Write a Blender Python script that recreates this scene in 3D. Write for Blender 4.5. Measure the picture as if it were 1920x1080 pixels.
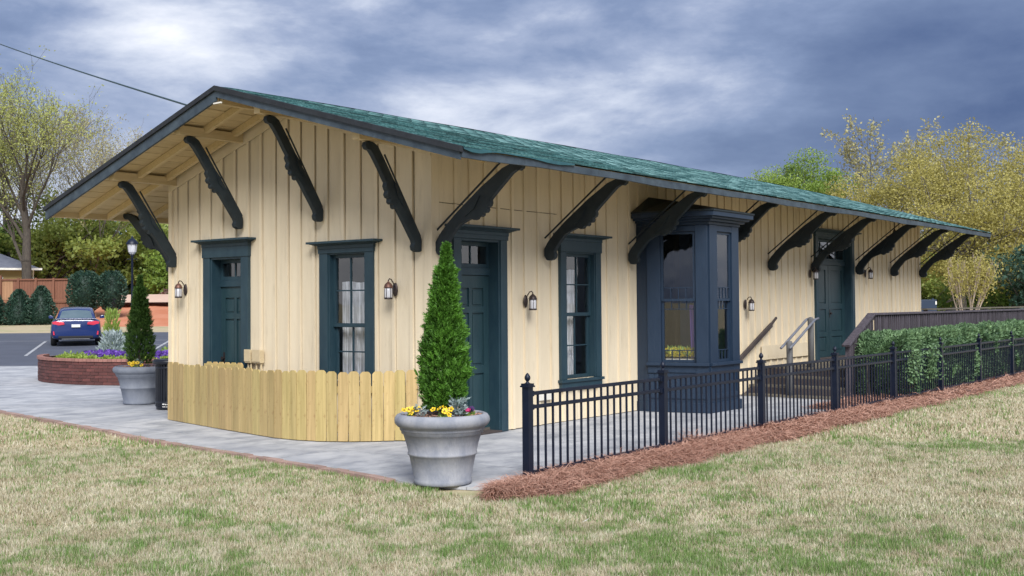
import bpy, bmesh, math, random
import numpy as np
from mathutils import Vector, Matrix

for o in list(bpy.data.objects):
    bpy.data.objects.remove(o, do_unlink=True)
SC = bpy.context.scene
COL = SC.collection
R_ = math.radians

# ------------------------------------------------------------------ camera
CAM = Vector((9.4866, -10.5941, 1.72))
YAW, PITCH, ROLL = 0.6585, 0.0275, -0.0075
cd = bpy.data.cameras.new('camera')
cam = bpy.data.objects.new('camera', cd)
COL.objects.link(cam)
_r = Vector((math.cos(YAW), math.sin(YAW), 0))
_f = Vector((-math.sin(YAW) * math.cos(PITCH), math.cos(YAW) * math.cos(PITCH), math.sin(PITCH)))
_u = _r.cross(_f)
_r2 = _r * math.cos(ROLL) + _u * math.sin(ROLL)
_u2 = _u * math.cos(ROLL) - _r * math.sin(ROLL)
m = Matrix((_r2, _u2, -_f)).transposed().to_4x4()
m.translation = CAM
cam.matrix_world = m
cd.sensor_width = 36.0
cd.lens = 2100.9 / 1920 * 36
cd.shift_y = -26.04 / 1920
cd.clip_start = 0.1
cd.clip_end = 6000
SC.camera = cam
FWD = Vector((-math.sin(YAW), math.cos(YAW), 0))
RGT = Vector((math.cos(YAW), math.sin(YAW), 0))

# ------------------------------------------------------------------ world, sun, exposure
SUN_AZ = Vector((0.76, -0.65, 0)).normalized()     # where the light comes from
SUN_EL = R_(40)
W = bpy.data.worlds.new('World')
SC.world = W
W.use_nodes = True
nt = W.node_tree
nt.nodes.clear()
def wn(t, **k):
    n = nt.nodes.new(t)
    for a, b in k.items():
        setattr(n, a, b)
    return n
def wl(a, b):
    nt.links.new(a, b)
out = wn('ShaderNodeOutputWorld')
bg = wn('ShaderNodeBackground')
bg.inputs['Strength'].default_value = 1.0
sky = wn('ShaderNodeTexSky', sky_type='NISHITA')
sky.sun_disc = False
sky.sun_elevation = SUN_EL
sky.sun_rotation = math.atan2(SUN_AZ.x, SUN_AZ.y)
sky.air_density = 1.2
sky.dust_density = 1.5
skm = wn('ShaderNodeVectorMath', operation='SCALE')
skm.inputs['Scale'].default_value = 0.022
wl(sky.outputs[0], skm.inputs[0])
tc = wn('ShaderNodeTexCoord')
mp = wn('ShaderNodeMapping')
mp.inputs['Scale'].default_value = (1.0, 1.0, 2.7)
mp.inputs['Location'].default_value = (1.1, 8.4, 3.0)
wl(tc.outputs['Generated'], mp.inputs[0])
n1 = wn('ShaderNodeTexNoise')
n1.inputs['Scale'].default_value = 2.0
n1.inputs['Detail'].default_value = 7
n1.inputs['Roughness'].default_value = 0.47
n1.inputs['Distortion'].default_value = 0.12
wl(mp.outputs[0], n1.inputs['Vector'])
n2 = wn('ShaderNodeTexNoise')
n2.inputs['Scale'].default_value = 5.5
n2.inputs['Detail'].default_value = 9
n2.inputs['Roughness'].default_value = 0.6
n2.inputs['Distortion'].default_value = 0.15
wl(mp.outputs[0], n2.inputs['Vector'])
mx = wn('ShaderNodeMath', operation='MULTIPLY_ADD')
mx.inputs[1].default_value = 0.36
wl(n2.outputs['Fac'], mx.inputs[0])
ml = wn('ShaderNodeMath', operation='MULTIPLY')
ml.inputs[1].default_value = 0.64
wl(n1.outputs['Fac'], ml.inputs[0])
wl(ml.outputs[0], mx.inputs[2])
rp = wn('ShaderNodeValToRGB')
cr = rp.color_ramp
cr.elements[0].position = 0.30
cr.elements[0].color = (0.023, 0.037, 0.083, 1)
cr.elements[1].position = 0.70
cr.elements[1].color = (0.319, 0.324, 0.344, 1)
e = cr.elements.new(0.44); e.color = (0.050, 0.069, 0.121, 1)
e = cr.elements.new(0.50); e.color = (0.072, 0.094, 0.151, 1)
e = cr.elements.new(0.55); e.color = (0.111, 0.132, 0.188, 1)
e = cr.elements.new(0.61); e.color = (0.194, 0.211, 0.255, 1)
# clouds pale towards the horizon all round
sx = wn('ShaderNodeSeparateXYZ'); wl(tc.outputs['Generated'], sx.inputs[0])
hz_ = wn('ShaderNodeMapRange'); hz_.inputs[1].default_value = 0.0; hz_.inputs[2].default_value = 0.24
hz_.inputs[3].default_value = 0.06; hz_.inputs[4].default_value = 0.005
wl(sx.outputs['Z'], hz_.inputs[0])
ct = wn('ShaderNodeMath', operation='MULTIPLY_ADD'); ct.inputs[1].default_value = 1.12; ct.inputs[2].default_value = -0.035; wl(mx.outputs[0], ct.inputs[0])
ha = wn('ShaderNodeMath', operation='ADD'); wl(ct.outputs[0], ha.inputs[0]); wl(hz_.outputs[0], ha.inputs[1])
wl(ha.outputs[0], rp.inputs[0])
mixw = wn('ShaderNodeMixRGB')
mixw.inputs[0].default_value = 0.90
wl(skm.outputs[0], mixw.inputs[1])
wl(rp.outputs[0], mixw.inputs[2])
wl(mixw.outputs[0], bg.inputs[0])
wl(bg.outputs[0], out.inputs[0])

sd = bpy.data.lights.new('sun', 'SUN')
sd.energy = 1.5
sd.angle = R_(33)
sd.color = (1.0, 0.985, 0.965)
so = bpy.data.objects.new('sun', sd)
COL.objects.link(so)
dv = -(SUN_AZ * math.cos(SUN_EL) + Vector((0, 0, math.sin(SUN_EL))))
so.rotation_euler = dv.to_track_quat('-Z', 'Y').to_euler()
so.location = (20, -30, 40)

vs = SC.view_settings
vs.view_transform = 'Standard'
vs.look = 'None'
vs.exposure = 1.85
vs.gamma = 1.0
vs.use_curve_mapping = False
SC.render.engine = 'CYCLES'
SC.cycles.max_bounces = 6
SC.cycles.diffuse_bounces = 3
SC.cycles.glossy_bounces = 3
SC.cycles.transmission_bounces = 4
SC.cycles.transparent_max_bounces = 8
SC.cycles.use_denoising = True

# ------------------------------------------------------------------ terrain
def H(x, y):
    s = FWD.x * (x - CAM.x) + FWD.y * (y - CAM.y)
    r = RGT.x * (x - CAM.x) + RGT.y * (y - CAM.y)
    k = np.clip((-r - 4) / 5, 0, 1)
    return 0.022 * np.clip(s - 30, 0, 90) * k
def SR(s, r):                                    # distance ahead of the lawn's front edge and sideways -> x, y
    return (CAM.x + FWD.x * s + RGT.x * r, CAM.y + FWD.y * s + RGT.y * r)

# ------------------------------------------------------------------ materials
M = {}
def nodes(name):
    mt = bpy.data.materials.new(name)
    mt.use_nodes = True
    t = mt.node_tree
    b = t.nodes['Principled BSDF']
    M[name] = mt
    return mt, t, b
def mat(name, col, rough=0.6, col2=None, scale=4.0, stretch=(1, 1, 1), detail=5, contrast=(0.35, 0.65), bump=0.0, bscale=None,
        rnd=0.0, metal=0.0, spec=0.5, tint=None, coords='Object', bdist=0.01, dirt=None, rhue=0.0):
    """col/col2 blended by stretched noise; rnd: brightness spread by object; tint: second colour driven by the 'tint' attribute"""
    mt, t, b = nodes(name)
    L = t.links.new
    N = t.nodes.new
    b.inputs['Roughness'].default_value = rough
    b.inputs['Metallic'].default_value = metal
    b.inputs['Specular IOR Level'].default_value = spec
    tcn = N('ShaderNodeTexCoord')
    mpn = N('ShaderNodeMapping')
    mpn.inputs['Scale'].default_value = stretch
    L(tcn.outputs[coords], mpn.inputs[0])
    last = None
    if rnd:
        oi = N('ShaderNodeObjectInfo')
        off = N('ShaderNodeVectorMath'); off.operation = 'SCALE'
        off.inputs[0].default_value = (37.0, 17.0, 53.0)
        L(oi.outputs['Random'], off.inputs['Scale'])
        ad = N('ShaderNodeVectorMath'); ad.operation = 'ADD'
        L(mpn.outputs[0], ad.inputs[0]); L(off.outputs[0], ad.inputs[1])
        vec = ad.outputs[0]
    else:
        vec = mpn.outputs[0]
    if col2 is None:
        col2 = tuple(c * 0.82 for c in col)
    nz = N('ShaderNodeTexNoise')
    nz.inputs['Scale'].default_value = scale
    nz.inputs['Detail'].default_value = detail
    nz.inputs['Roughness'].default_value = 0.6
    L(vec, nz.inputs['Vector'])
    mr = N('ShaderNodeMapRange')
    mr.inputs[1].default_value, mr.inputs[2].default_value = contrast
    L(nz.outputs['Fac'], mr.inputs[0])
    mx_ = N('ShaderNodeMixRGB')
    mx_.inputs[1].default_value = (*col, 1)
    mx_.inputs[2].default_value = (*col2, 1)
    L(mr.outputs[0], mx_.inputs[0])
    last = mx_.outputs[0]
    if dirt is not None:
        nd = N('ShaderNodeTexNoise')
        nd.inputs['Scale'].default_value = dirt[1]
        nd.inputs['Detail'].default_value = 8
        nd.inputs['Roughness'].default_value = 0.7
        md = N('ShaderNodeMapping'); md.inputs['Scale'].default_value = dirt[2]
        L(tcn.outputs[coords], md.inputs[0]); L(md.outputs[0], nd.inputs['Vector'])
        rd = N('ShaderNodeMapRange')
        rd.inputs[1].default_value, rd.inputs[2].default_value = dirt[3]
        rd.inputs[4].default_value = dirt[4]
        L(nd.outputs['Fac'], rd.inputs[0])
        m3 = N('ShaderNodeMixRGB')
        m3.inputs[2].default_value = (*dirt[0], 1)
        L(rd.outputs[0], m3.inputs[0]); L(last, m3.inputs[1])
        last = m3.outputs[0]
    if tint is not None:
        at = N('ShaderNodeAttribute'); at.attribute_name = 'tint'
        m2 = N('ShaderNodeMixRGB')
        m2.inputs[2].default_value = (*tint, 1)
        L(at.outputs['Fac'], m2.inputs[0]); L(last, m2.inputs[1])
        last = m2.outputs[0]
    if rnd:
        mr2 = N('ShaderNodeMapRange')
        mr2.inputs[3].default_value = 1 - rnd
        mr2.inputs[4].default_value = 1 + rnd
        L(oi.outputs['Random'], mr2.inputs[0])
        hs = N('ShaderNodeHueSaturation')
        if rhue:
            fr_ = N('ShaderNodeMath'); fr_.operation = 'MULTIPLY'; fr_.inputs[1].default_value = 7.31
            f2_ = N('ShaderNodeMath'); f2_.operation = 'FRACT'
            mr3 = N('ShaderNodeMapRange'); mr3.inputs[3].default_value = 0.5 - rhue; mr3.inputs[4].default_value = 0.5 + rhue
            L(oi.outputs['Random'], fr_.inputs[0]); L(fr_.outputs[0], f2_.inputs[0]); L(f2_.outputs[0], mr3.inputs[0]); L(mr3.outputs[0], hs.inputs['Hue'])
        L(mr2.outputs[0], hs.inputs['Value']); L(last, hs.inputs['Color'])
        last = hs.outputs[0]
    L(last, b.inputs['Base Color'])
    if bump:
        nb = N('ShaderNodeTexNoise')
        nb.inputs['Scale'].default_value = bscale or scale * 3
        nb.inputs['Detail'].default_value = 6
        L(vec, nb.inputs['Vector'])
        bn = N('ShaderNodeBump')
        bn.inputs['Strength'].default_value = bump
        bn.inputs['Distance'].default_value = bdist
        L(nb.outputs['Fac'], bn.inputs['Height'])
        L(bn.outputs[0], b.inputs['Normal'])
    return mt
def leafmat(name, dark, light, trans=0.35, rough=0.6):
    mt = bpy.data.materials.new(name)
    mt.use_nodes = True
    t = mt.node_tree
    t.nodes.clear()
    N, L = t.nodes.new, t.links.new
    o_ = N('ShaderNodeOutputMaterial')
    at = N('ShaderNodeAttribute'); at.attribute_name = 'tint'
    mx_ = N('ShaderNodeMixRGB')
    mx_.inputs[1].default_value = (*dark, 1); mx_.inputs[2].default_value = (*light, 1)
    L(at.outputs['Fac'], mx_.inputs[0])
    d = N('ShaderNodeBsdfDiffuse'); tr = N('ShaderNodeBsdfTranslucent')
    L(mx_.outputs[0], d.inputs[0]); L(mx_.outputs[0], tr.inputs[0])
    g = N('ShaderNodeBsdfGlossy'); g.inputs['Roughness'].default_value = rough
    g.inputs[0].default_value = (0.9, 0.9, 0.9, 1)
    ms = N('ShaderNodeMixShader'); ms.inputs[0].default_value = trans
    L(d.outputs[0], ms.inputs[1]); L(tr.outputs[0], ms.inputs[2])
    m2 = N('ShaderNodeMixShader'); m2.inputs[0].default_value = 0.03
    L(ms.outputs[0], m2.inputs[1]); L(g.outputs[0], m2.inputs[2])
    L(m2.outputs[0], o_.inputs[0])
    M[name] = mt
    return mt

CREAM = (0.71, 0.61, 0.445)
mat('cream', CREAM, 0.62, (0.67, 0.57, 0.41), 3.0, (3, 3, 0.35), bump=0.25, bscale=40, rnd=0.05, spec=0.3,
    dirt=((0.38, 0.31, 0.21), 1.9, (4, 4, 0.7), (0.54, 0.82), 0.55))
mat('cream_trim', (0.69, 0.59, 0.43), 0.6, (0.63, 0.53, 0.37), 3.0, (1, 1, 1), bump=0.2, bscale=30, spec=0.3,
    dirt=((0.40, 0.32, 0.2), 5.0, (1, 1, 1), (0.60, 0.78), 0.6))
mat('soffit', (0.62, 0.485, 0.275), 0.65, (0.54, 0.415, 0.225), 4.0, (6, 0.6, 6), bump=0.25, bscale=30, rnd=0.07, spec=0.3)
mat('trim', (0.011, 0.034, 0.050), 0.5, (0.018, 0.046, 0.062), 5.0, (2, 2, 0.6), bump=0.18, bscale=30, spec=0.5,
    dirt=((0.05, 0.075, 0.085), 9.0, (2, 2, 0.7), (0.66, 0.82), 0.5))
mat('door_paint', (0.013, 0.038, 0.048), 0.45, (0.020, 0.050, 0.060), 4.0, (2, 2, 0.5), bump=0.2, bscale=26, spec=0.5,
    dirt=((0.07, 0.09, 0.09), 5.0, (2, 2, 2), (0.68, 0.80), 0.5))
mat('bracket', (0.012, 0.019, 0.024), 0.6, (0.02, 0.03, 0.036), 6.0, bump=0.2, bscale=30, spec=0.35)
mat('bay_paint', (0.006, 0.020, 0.045), 0.55, (0.010, 0.026, 0.054), 4.0, (2, 2, 0.6), bump=0.15, bscale=26,
    dirt=((0.04, 0.055, 0.07), 8.0, (2, 2, 0.8), (0.66, 0.82), 0.45))
mat('fascia', (0.022, 0.036, 0.052), 0.6, (0.05, 0.072, 0.092), 5.0, (1, 1, 1), bump=0.25, bscale=40,
    dirt=((0.012, 0.017, 0.024), 4.0, (1.5, 1.5, 1.5), (0.56, 0.72), 0.8))
mat('drip', (0.008, 0.010, 0.014), 0.7, (0.016, 0.02, 0.026), 10.0)
mat('flashing', (0.02, 0.09, 0.10), 0.5, (0.014, 0.055, 0.065), 6.0, bump=0.2)
mat('shingle', (0.024, 0.082, 0.086), 0.9, (0.078, 0.168, 0.17), 22.0, contrast=(0.38, 0.62), bump=0.5, bscale=120, rnd=0.55, spec=0.2)
mat('shingle_field', (0.012, 0.052, 0.057), 0.9, (0.036, 0.104, 0.108), 22.0, contrast=(0.38, 0.62), bump=0.5, bscale=120, tint=(0.17, 0.31, 0.315), spec=0.2)
mat('sheath', (0.07, 0.052, 0.035), 0.8)
mat('interior', (0.10, 0.085, 0.07), 0.85)
mat('concrete', (0.46, 0.465, 0.475), 0.82, (0.31, 0.32, 0.345), 2.2, (1, 1, 1), 8, bump=0.4, bscale=60, rnd=0.03, spec=0.3,
    dirt=((0.15, 0.165, 0.19), 2.4, (1, 0.45, 1), (0.48, 0.70), 0.8))
mat('pot', (0.33, 0.335, 0.36), 0.85, (0.205, 0.22, 0.26), 5.0, (1, 1, 0.6), 8, bump=0.35, bscale=45, spec=0.25,
    dirt=((0.20, 0.21, 0.25), 9.0, (1, 1, 0.35), (0.56, 0.74), 0.7))
mat('pot_weathered', (0.25, 0.27, 0.31), 0.85, (0.18, 0.2, 0.245), 5.0, (1, 1, 0.6), 8, bump=0.35, bscale=45, spec=0.25)
mat('picket_wood', (0.50, 0.375, 0.165), 0.62, (0.36, 0.27, 0.11), 2.6, (9, 9, 0.45), 7, bump=0.3, bscale=20, rnd=0.12, rhue=0.009, spec=0.3,
    dirt=((0.22, 0.105, 0.035), 5.0, (2.6, 2.6, 1.6), (0.575, 0.66), 0.8))
mat('iron', (0.0025, 0.006, 0.018), 0.45, (0.004, 0.009, 0.025), 8.0, spec=0.35)
mat('straw_base', (0.250, 0.140, 0.105), 0.95, (0.140, 0.075, 0.060), 14.0, bump=0.6, bscale=60)
mat('asphalt', (0.078, 0.088, 0.118), 0.85, (0.06, 0.068, 0.092), 0.6, (1, 1, 1), 8, bump=0.2, bscale=80)
mat('road_paint', (0.440, 0.448, 0.464), 0.7, (0.280, 0.288, 0.304), 4.0)
mat('brick', (0.119, 0.038, 0.032), 0.85, (0.081, 0.030, 0.027), 6.0, rnd=0.3, bump=0.3)
mat('brick_cap', (0.306, 0.145, 0.115), 0.85, (0.238, 0.111, 0.093), 6.0, rnd=0.15, bump=0.3)
mat('edging', (0.351, 0.229, 0.190), 0.85, (0.293, 0.205, 0.176), 6.0, rnd=0.18, bump=0.3)
mat('mortar', (0.17, 0.12, 0.11), 0.9)
mat('soil', (0.080, 0.044, 0.030), 0.95, (0.160, 0.104, 0.068), 20.0, bump=0.8, bscale=40, bdist=0.03)
mat('deck_wood', (0.15, 0.13, 0.095), 0.8, (0.1, 0.085, 0.065), 3.0, (8, 0.5, 8), bump=0.3, rnd=0.15)
mat('rail_wood', (0.040, 0.033, 0.042), 0.8, (0.075, 0.065, 0.08), 4.0, (5, 5, 0.6), bump=0.3, rnd=0.25)
mat('post_wood', (0.13, 0.13, 0.13), 0.8, (0.075, 0.075, 0.08), 4.0, (5, 5, 0.4), bump=0.3, rnd=0.15)
mat('stair_wood', (0.04, 0.03, 0.03), 0.8, (0.07, 0.055, 0.05), 4.0, bump=0.3)
mat('galv_rail', (0.16, 0.17, 0.20), 0.6, (0.11, 0.12, 0.15), 6.0)
mat('bark', (0.085, 0.07, 0.055), 0.95, (0.045, 0.038, 0.032), 6.0, (3, 3, 0.6), bump=0.6)
mat('bark_grey', (0.24, 0.22, 0.2), 0.95, (0.15, 0.135, 0.12), 6.0, (3, 3, 0.6), bump=0.6)
mat('bark_pale', (0.42, 0.34, 0.27), 0.9, (0.30, 0.24, 0.19), 6.0, (3, 3, 0.6))
mat('copper', (0.20, 0.10, 0.075), 0.5, (0.13, 0.07, 0.055), 20.0, metal=0.6)
mat('bronze', (0.035, 0.026, 0.026), 0.45, (0.05, 0.036, 0.034), 20.0, metal=0.4)
mat('utility', (0.56, 0.46, 0.29), 0.5, (0.50, 0.40, 0.25), 8.0)
mat('white_paint', (0.74, 0.72, 0.66), 0.5, (0.66, 0.63, 0.56), 5.0)
mat('can', (0.006, 0.008, 0.014), 0.4, (0.01, 0.012, 0.02), 8.0)
mat('car_paint', (0.006, 0.022, 0.11), 0.2, (0.006, 0.022, 0.11), 5.0, spec=0.6)
M['car_paint'].node_tree.nodes['Principled BSDF'].inputs['Coat Weight'].default_value = 0.6
mat('car_glass', (0.10, 0.14, 0.16), 0.08, (0.08, 0.12, 0.14), 3.0, spec=0.8)
mat('tail_light', (0.62, 0.05, 0.09), 0.2, (0.5, 0.03, 0.06), 5.0)
mat('rubber', (0.012, 0.012, 0.014), 0.8)
mat('chrome', (0.5, 0.5, 0.52), 0.25, metal=0.9)
mat('plate', (0.72, 0.73, 0.74), 0.5)
mat('fence_brown', (0.196, 0.081, 0.047), 0.8, (0.153, 0.064, 0.038), 3.0, (4, 4, 0.5), rnd=0.12)
mat('fence_tan', (0.36, 0.20, 0.11), 0.8, (0.30, 0.165, 0.09), 3.0, (4, 4, 0.5), rnd=0.1)
mat('house_yellow', (0.496, 0.376, 0.160), 0.7, (0.464, 0.344, 0.144), 2.0, (0.2, 0.2, 8))
mat('roof_grey', (0.105, 0.115, 0.15), 0.85, (0.14, 0.15, 0.185), 3.0)
mat('dark_glass', (0.015, 0.02, 0.03), 0.1, spec=0.8)
mat('clay', (0.44, 0.15, 0.07), 0.95, (0.52, 0.22, 0.125), 0.5, (1, 1, 3), 6, bump=0.3)
mat('clay_pale', (0.56, 0.40, 0.31), 0.95, (0.50, 0.34, 0.26), 0.6)
mat('blue_box', (0.010, 0.026, 0.06), 0.6)
mat('wire', (0.02, 0.05, 0.055), 0.6)
mat('yellow_petal', (0.80, 0.55, 0.02), 0.6, (0.72, 0.46, 0.01), 20)
mat('purple_cloth', (0.16, 0.09, 0.42), 0.8, (0.11, 0.06, 0.32), 3.0, (10, 10, 0.3))
mat('magenta_petal', (0.55, 0.03, 0.16), 0.6)
mat('dark_petal', (0.05, 0.015, 0.09), 0.6)
mat('paper', (0.78, 0.76, 0.72), 0.7)
mat('pansy_face', (0.03, 0.012, 0.012), 0.7)
leafmat('grass', (0.5, 0.4, 0.25), (0.1, 0.2, 0.05), 0.3)
_t = M['grass'].node_tree
_mx = [n for n in _t.nodes if n.type == 'MIX_RGB'][0]; _at = [n for n in _t.nodes if n.type == 'ATTRIBUTE'][0]
_rp = _t.nodes.new('ShaderNodeValToRGB')
for p_, c_ in ((0.18, (0.507, 0.454, 0.311)), (0.34, (0.354, 0.297, 0.183)), (0.46, (0.203, 0.160, 0.091)), (0.58, (0.219, 0.258, 0.100)), (0.78, (0.127, 0.231, 0.055))):
    _e = _rp.color_ramp.elements.new(p_); _e.color = (*c_, 1)
_rp.color_ramp.elements[0].color = (0.626, 0.587, 0.448, 1); _rp.color_ramp.elements[-1].color = (0.219, 0.356, 0.091, 1)
_t.links.new(_at.outputs['Fac'], _rp.inputs[0])
for n in _t.nodes:
    if n.type in ('BSDF_DIFFUSE', 'BSDF_TRANSLUCENT'): _t.links.new(_rp.outputs[0], n.inputs[0])
_t.nodes.remove(_mx)
leafmat('straw', (0.34, 0.17, 0.12), (0.6, 0.37, 0.28), 0.1)
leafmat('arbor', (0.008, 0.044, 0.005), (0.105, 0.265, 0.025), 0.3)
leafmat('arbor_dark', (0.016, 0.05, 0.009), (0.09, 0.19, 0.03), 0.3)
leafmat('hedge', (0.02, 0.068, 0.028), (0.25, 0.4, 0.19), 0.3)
leafmat('spring', (0.36, 0.4, 0.09), (0.58, 0.62, 0.22), 0.5)
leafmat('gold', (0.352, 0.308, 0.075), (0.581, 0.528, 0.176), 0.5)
leafmat('bud', (0.36, 0.33, 0.16), (0.55, 0.52, 0.26), 0.45)
leafmat('green', (0.1, 0.19, 0.04), (0.32, 0.46, 0.1), 0.45)
leafmat('olive', (0.2, 0.26, 0.055), (0.46, 0.54, 0.13), 0.5)
leafmat('lime', (0.153, 0.255, 0.034), (0.340, 0.459, 0.093), 0.45)
leafmat('pine', (0.013, 0.043, 0.028), (0.071, 0.142, 0.095), 0.25)
leafmat('silver', (0.240, 0.320, 0.320), (0.440, 0.512, 0.512), 0.3)
leafmat('purple_flower', (0.05, 0.02, 0.18), (0.20, 0.09, 0.50), 0.3)
leafmat('sedum', (0.12, 0.20, 0.025), (0.32, 0.42, 0.07), 0.3)
leafmat('mixed_bloom', (0.55, 0.42, 0.02), (0.75, 0.62, 0.06), 0.3)
leafmat('pink_brush', (0.20, 0.13, 0.12), (0.32, 0.22, 0.19), 0.3)

def glassmat(name, tintc, refl):
    mt = bpy.data.materials.new(name)
    mt.use_nodes = True
    t = mt.node_tree
    t.nodes.clear()
    N, L = t.nodes.new, t.links.new
    o_ = N('ShaderNodeOutputMaterial')
    tr = N('ShaderNodeBsdfTransparent'); tr.inputs[0].default_value = (*tintc, 1)
    g = N('ShaderNodeBsdfGlossy'); g.inputs['Roughness'].default_value = 0.03
    lwt = N('ShaderNodeLayerWeight'); lwt.inputs['Blend'].default_value = 0.5
    pw = N('ShaderNodeMath'); pw.operation = 'POWER'; pw.inputs[1].default_value = 4.0
    L(lwt.outputs['Facing'], pw.inputs[0])
    fr = N('ShaderNodeMath'); fr.operation = 'MULTIPLY_ADD'; fr.inputs[1].default_value = 0.8; fr.inputs[2].default_value = refl
    L(pw.outputs[0], fr.inputs[0])
    tcn = N('ShaderNodeTexCoord')
    nz = N('ShaderNodeTexNoise'); nz.inputs['Scale'].default_value = 2.5; nz.inputs['Detail'].default_value = 2
    L(tcn.outputs['Object'], nz.inputs['Vector'])
    bn = N('ShaderNodeBump'); bn.inputs['Strength'].default_value = 0.04; bn.inputs['Distance'].default_value = 0.05
    L(nz.outputs['Fac'], bn.inputs['Height']); L(bn.outputs[0], g.inputs['Normal'])
    ms = N('ShaderNodeMixShader')
    L(fr.outputs[0], ms.inputs[0]); L(tr.outputs[0], ms.inputs[1]); L(g.outputs[0], ms.inputs[2])
    L(ms.outputs[0], o_.inputs[0])
    M[name] = mt
glassmat('glass', (0.94, 0.955, 0.965), 0.12)
def lacemat(name, col):
    mt = bpy.data.materials.new(name)
    mt.use_nodes = True
    t = mt.node_tree
    t.nodes.clear()
    N, L = t.nodes.new, t.links.new
    o_ = N('ShaderNodeOutputMaterial')
    d = N('ShaderNodeBsdfDiffuse'); d.inputs[0].default_value = (*col, 1)
    tl = N('ShaderNodeBsdfTranslucent'); tl.inputs[0].default_value = (*col, 1)
    tr = N('ShaderNodeBsdfTransparent')
    m1 = N('ShaderNodeMixShader'); m1.inputs[0].default_value = 0.2
    L(d.outputs[0], m1.inputs[1]); L(tl.outputs[0], m1.inputs[2])
    tcn = N('ShaderNodeTexCoord'); mpn = N('ShaderNodeMapping'); mpn.inputs['Scale'].default_value = (24, 24, 1.2)
    L(tcn.outputs['Object'], mpn.inputs[0])
    nz = N('ShaderNodeTexNoise'); nz.inputs['Scale'].default_value = 3.0; nz.inputs['Detail'].default_value = 5
    L(mpn.outputs[0], nz.inputs['Vector'])
    mr = N('ShaderNodeMapRange'); mr.inputs[1].default_value = 0.40; mr.inputs[2].default_value = 0.62
    mr.inputs[3].default_value = 0.5; mr.inputs[4].default_value = 1.0
    L(nz.outputs['Fac'], mr.inputs[0])
    ms = N('ShaderNodeMixShader')
    L(mr.outputs[0], ms.inputs[0]); L(tr.outputs[0], ms.inputs[1]); L(m1.outputs[0], ms.inputs[2])
    L(ms.outputs[0], o_.inputs[0])
    M[name] = mt
lacemat('lace', (0.80, 0.82, 0.86))
# frosted lantern pane
mat('frosted', (0.60, 0.60, 0.62), 0.25, (0.48, 0.48, 0.51), 9.0, (1, 1, 0.5), spec=0.5)

# ------------------------------------------------------------------ builders
WM = {}                                           # world matrix by object name
def link(o, parent=None, mw=None):
    COL.objects.link(o)
    mw = mw or Matrix.Identity(4)
    WM[o.name] = mw
    if parent is not None:
        o.parent = parent
        o.matrix_parent_inverse = WM[parent.name].inverted()
    o.matrix_basis = mw
    return o
def tag(o, label=None, cat=None, group=None, kind=None):
    if label: o['label'] = label
    if cat: o['category'] = cat
    if group: o['group'] = group
    if kind: o['kind'] = kind
    return o
def thing(name, loc=(0, 0, 0), label=None, cat=None, group=None, rz=0.0):
    o = bpy.data.objects.new(name, None)
    o.empty_display_size = 0.1
    mw = Matrix.Translation(loc) @ Matrix.Rotation(rz, 4, 'Z')
    link(o, None, mw)
    return tag(o, label, cat, group)
def copy_tree(o, mw, parent=None):
    """copy a thing and its parts; the copy's world matrix is mw"""
    c = o.copy()
    COL.objects.link(c)
    WM[c.name] = mw
    c.parent = parent
    if parent is None:
        c.matrix_basis = mw
    else:
        c.matrix_parent_inverse = WM[parent.name].inverted()
        c.matrix_basis = mw
    rel = mw @ WM[o.name].inverted()
    for ch in [k for k in bpy.data.objects if k.parent == o]:
        copy_tree(ch, rel @ WM[ch.name], c)
    return c

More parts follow.
